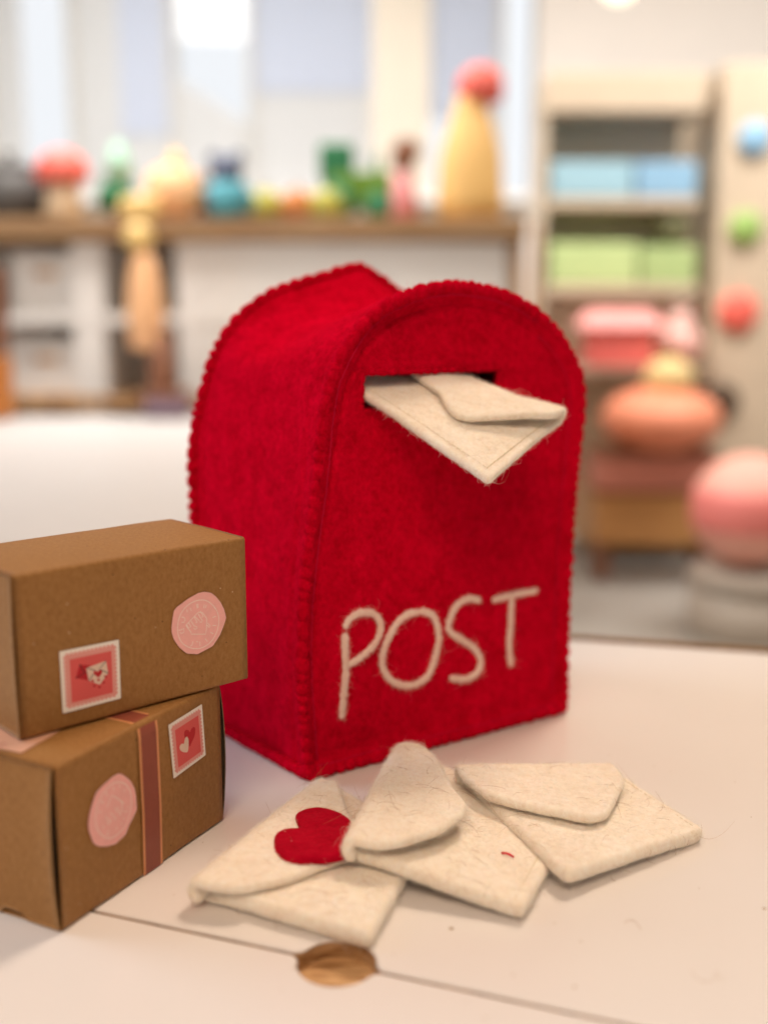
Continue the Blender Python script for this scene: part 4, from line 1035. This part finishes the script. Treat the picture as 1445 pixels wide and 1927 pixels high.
bin_(1036, 1192, 304, 371, c_sky, "pale blue bin on the top shelf of the wooden stand, wider of the two blue"); bin_(1196, 1312, 304, 371, c_blue, "deeper blue bin on the top shelf of the wooden stand")
bin_(1034, 1200, 458, 535, c_lime, "pale lime bin on the middle shelf of the wooden stand"); bin_(1204, 1310, 464, 535, col("toy_leaf", (.40, .53, .22)), "darker green bin on the middle shelf of the wooden stand")
def pt_toy(name, px, py, Y, label, cat):
    p = at_y(px, py, Y); r = empty(name, p, label=label, cat=cat); return r, (lambda a: a * Y / FPX)
t, k = pt_toy("toy_jar", 1262, 455, SY + 60, "dark olive jar in the gap between the blue and green bins", "jar"); 
lathe("jar", [(0, 0), (k(30), 0), (k(34), k(20)), (k(30), k(44)), (k(20), k(52)), (0, k(53))], (0, 0, 0), col("jar_olive", (.14, .14, .06)), t); lathe("lid", [(k(22), k(53)), (k(22), k(62)), (0, k(63))], (0, 0, 0), c_brown, t)
t, k = pt_toy("toy_house", 1160, 690, SY - 120, "red toy house with a pink roof on the lower shelf of the stand", "toy house")
rbox("house", (0, 0, k(36)), (k(124), 110, k(70)), 8, col("house_red", (.82, .17, .15)), t); mesh("roof", [(k(-80), -70, k(72)), (k(80), -70, k(72)), (k(80), 70, k(72)), (k(-80), 70, k(72)), (k(-58), 0, k(104)), (k(58), 0, k(104))], [(0, 1, 5, 4), (2, 3, 4, 5), (1, 2, 5), (3, 0, 4), (3, 2, 1, 0)], col("roof_rose", (.84, .36, .33)), t, smooth=False)
t, k = pt_toy("soft_pig", 1276, 688, SY - 60, "pale pink soft toy beside the red toy house on the stand", "soft toy")
lathe("body", ball_prof(k(40), k(40), .95), (0, 0, 0), col("toy_blush", (.80, .46, .40)), t); lathe("head", ball_prof(k(22), k(78)), (0, 0, 0), col("toy_blush_head", (.82, .52, .45)), t)
for sx_ in (-1, 1): lathe("ear", ball_prof(k(7), k(98)), (sx_ * k(14), 0, 0), c_pink, t, 10)
t, k = pt_toy("toy_lemon", 1256, 752, SY - 220, "pale yellow round toy under the pink soft toy", "toy")
lathe("fruit", ball_prof(k(46), k(40), .85), (0, 0, 0), col("toy_straw", (.74, .56, .25)), t); lathe("stalk", [(k(5), k(76)), (k(4), k(90)), (0, k(92))], (0, 0, 0), c_olive, t, 8)
t, k = pt_toy("cushion", 1240, 850, SY - 200, "salmon coloured cushion lying along the front of the wooden stand", "cushion")
lathe("pad", ball_prof(k(112), k(62), .56), (0, 0, 0), col("cushion_salmon", (.84, .30, .17)), t); lathe("button", ball_prof(k(12), k(122), .5), (0, 0, 0), c_red, t, 12)
t, k = pt_toy("toy_crate", 1222, 885, SY - 190, "dark rose toy chest under the salmon cushion", "toy chest")
rbox("chest", (0, 0, 0), (k(226), 150, k(66)), 10, col("chest_rose", (.58, .22, .16)), t); rbox("lid", (0, 0, k(36)), (k(232), 156, k(12)), 4, c_brown, t)
t, k = pt_toy("bench_seat", 1222, 1030, SY - 180, "orange brown wooden bench under the rose toy chest", "bench")
rbox("seat", (0, 0, k(64)), (k(236), 150, k(96)), 8, col("bench_brown", (.50, .25, .085)), t)
for sx_ in (-1, 1): rbox("leg", (sx_ * k(96), 0, k(-20)), (k(22), 120, k(72)), 4, c_brown, t)
t, k = pt_toy("play_ball", 1408, 960, 2300, "large coral and pink ball at the right edge of the photo", "ball")
lathe("ball", ball_prof(k(108), 0, 1, 20), (0, 0, 0), col("ball_pink", (.86, .42, .33)), t, 36); lathe("stripe", [(k(109) * math.cos(a), k(109) * math.sin(a)) for a in [(-.30 + .72 * i / 8) for i in range(9)]], (0, 0, 0), col("ball_coral", (.86, .24, .21)), t, 36)
M_STOOL = col("stool_grey", (.42, .36, .30))
t = empty("floor_pouf", (at_y(1408, 1070, 2300).x, 2300, FZ), label="low grey round pouf that carries the big pink ball at the right edge", cat="pouf")
zt = at_y(1408, 1068, 2300).z - FZ
lathe("seat", [(0, zt - 40), (120, zt - 40), (128, zt - 30), (128, zt - 10), (118, zt), (0, zt)], (0, 0, 0), M_STOOL, t); lathe("base", [(0, 0), (122, 0), (126, 10), (124, zt - 44), (0, zt - 42)], (0, 0, 0), M_STOOL, t)
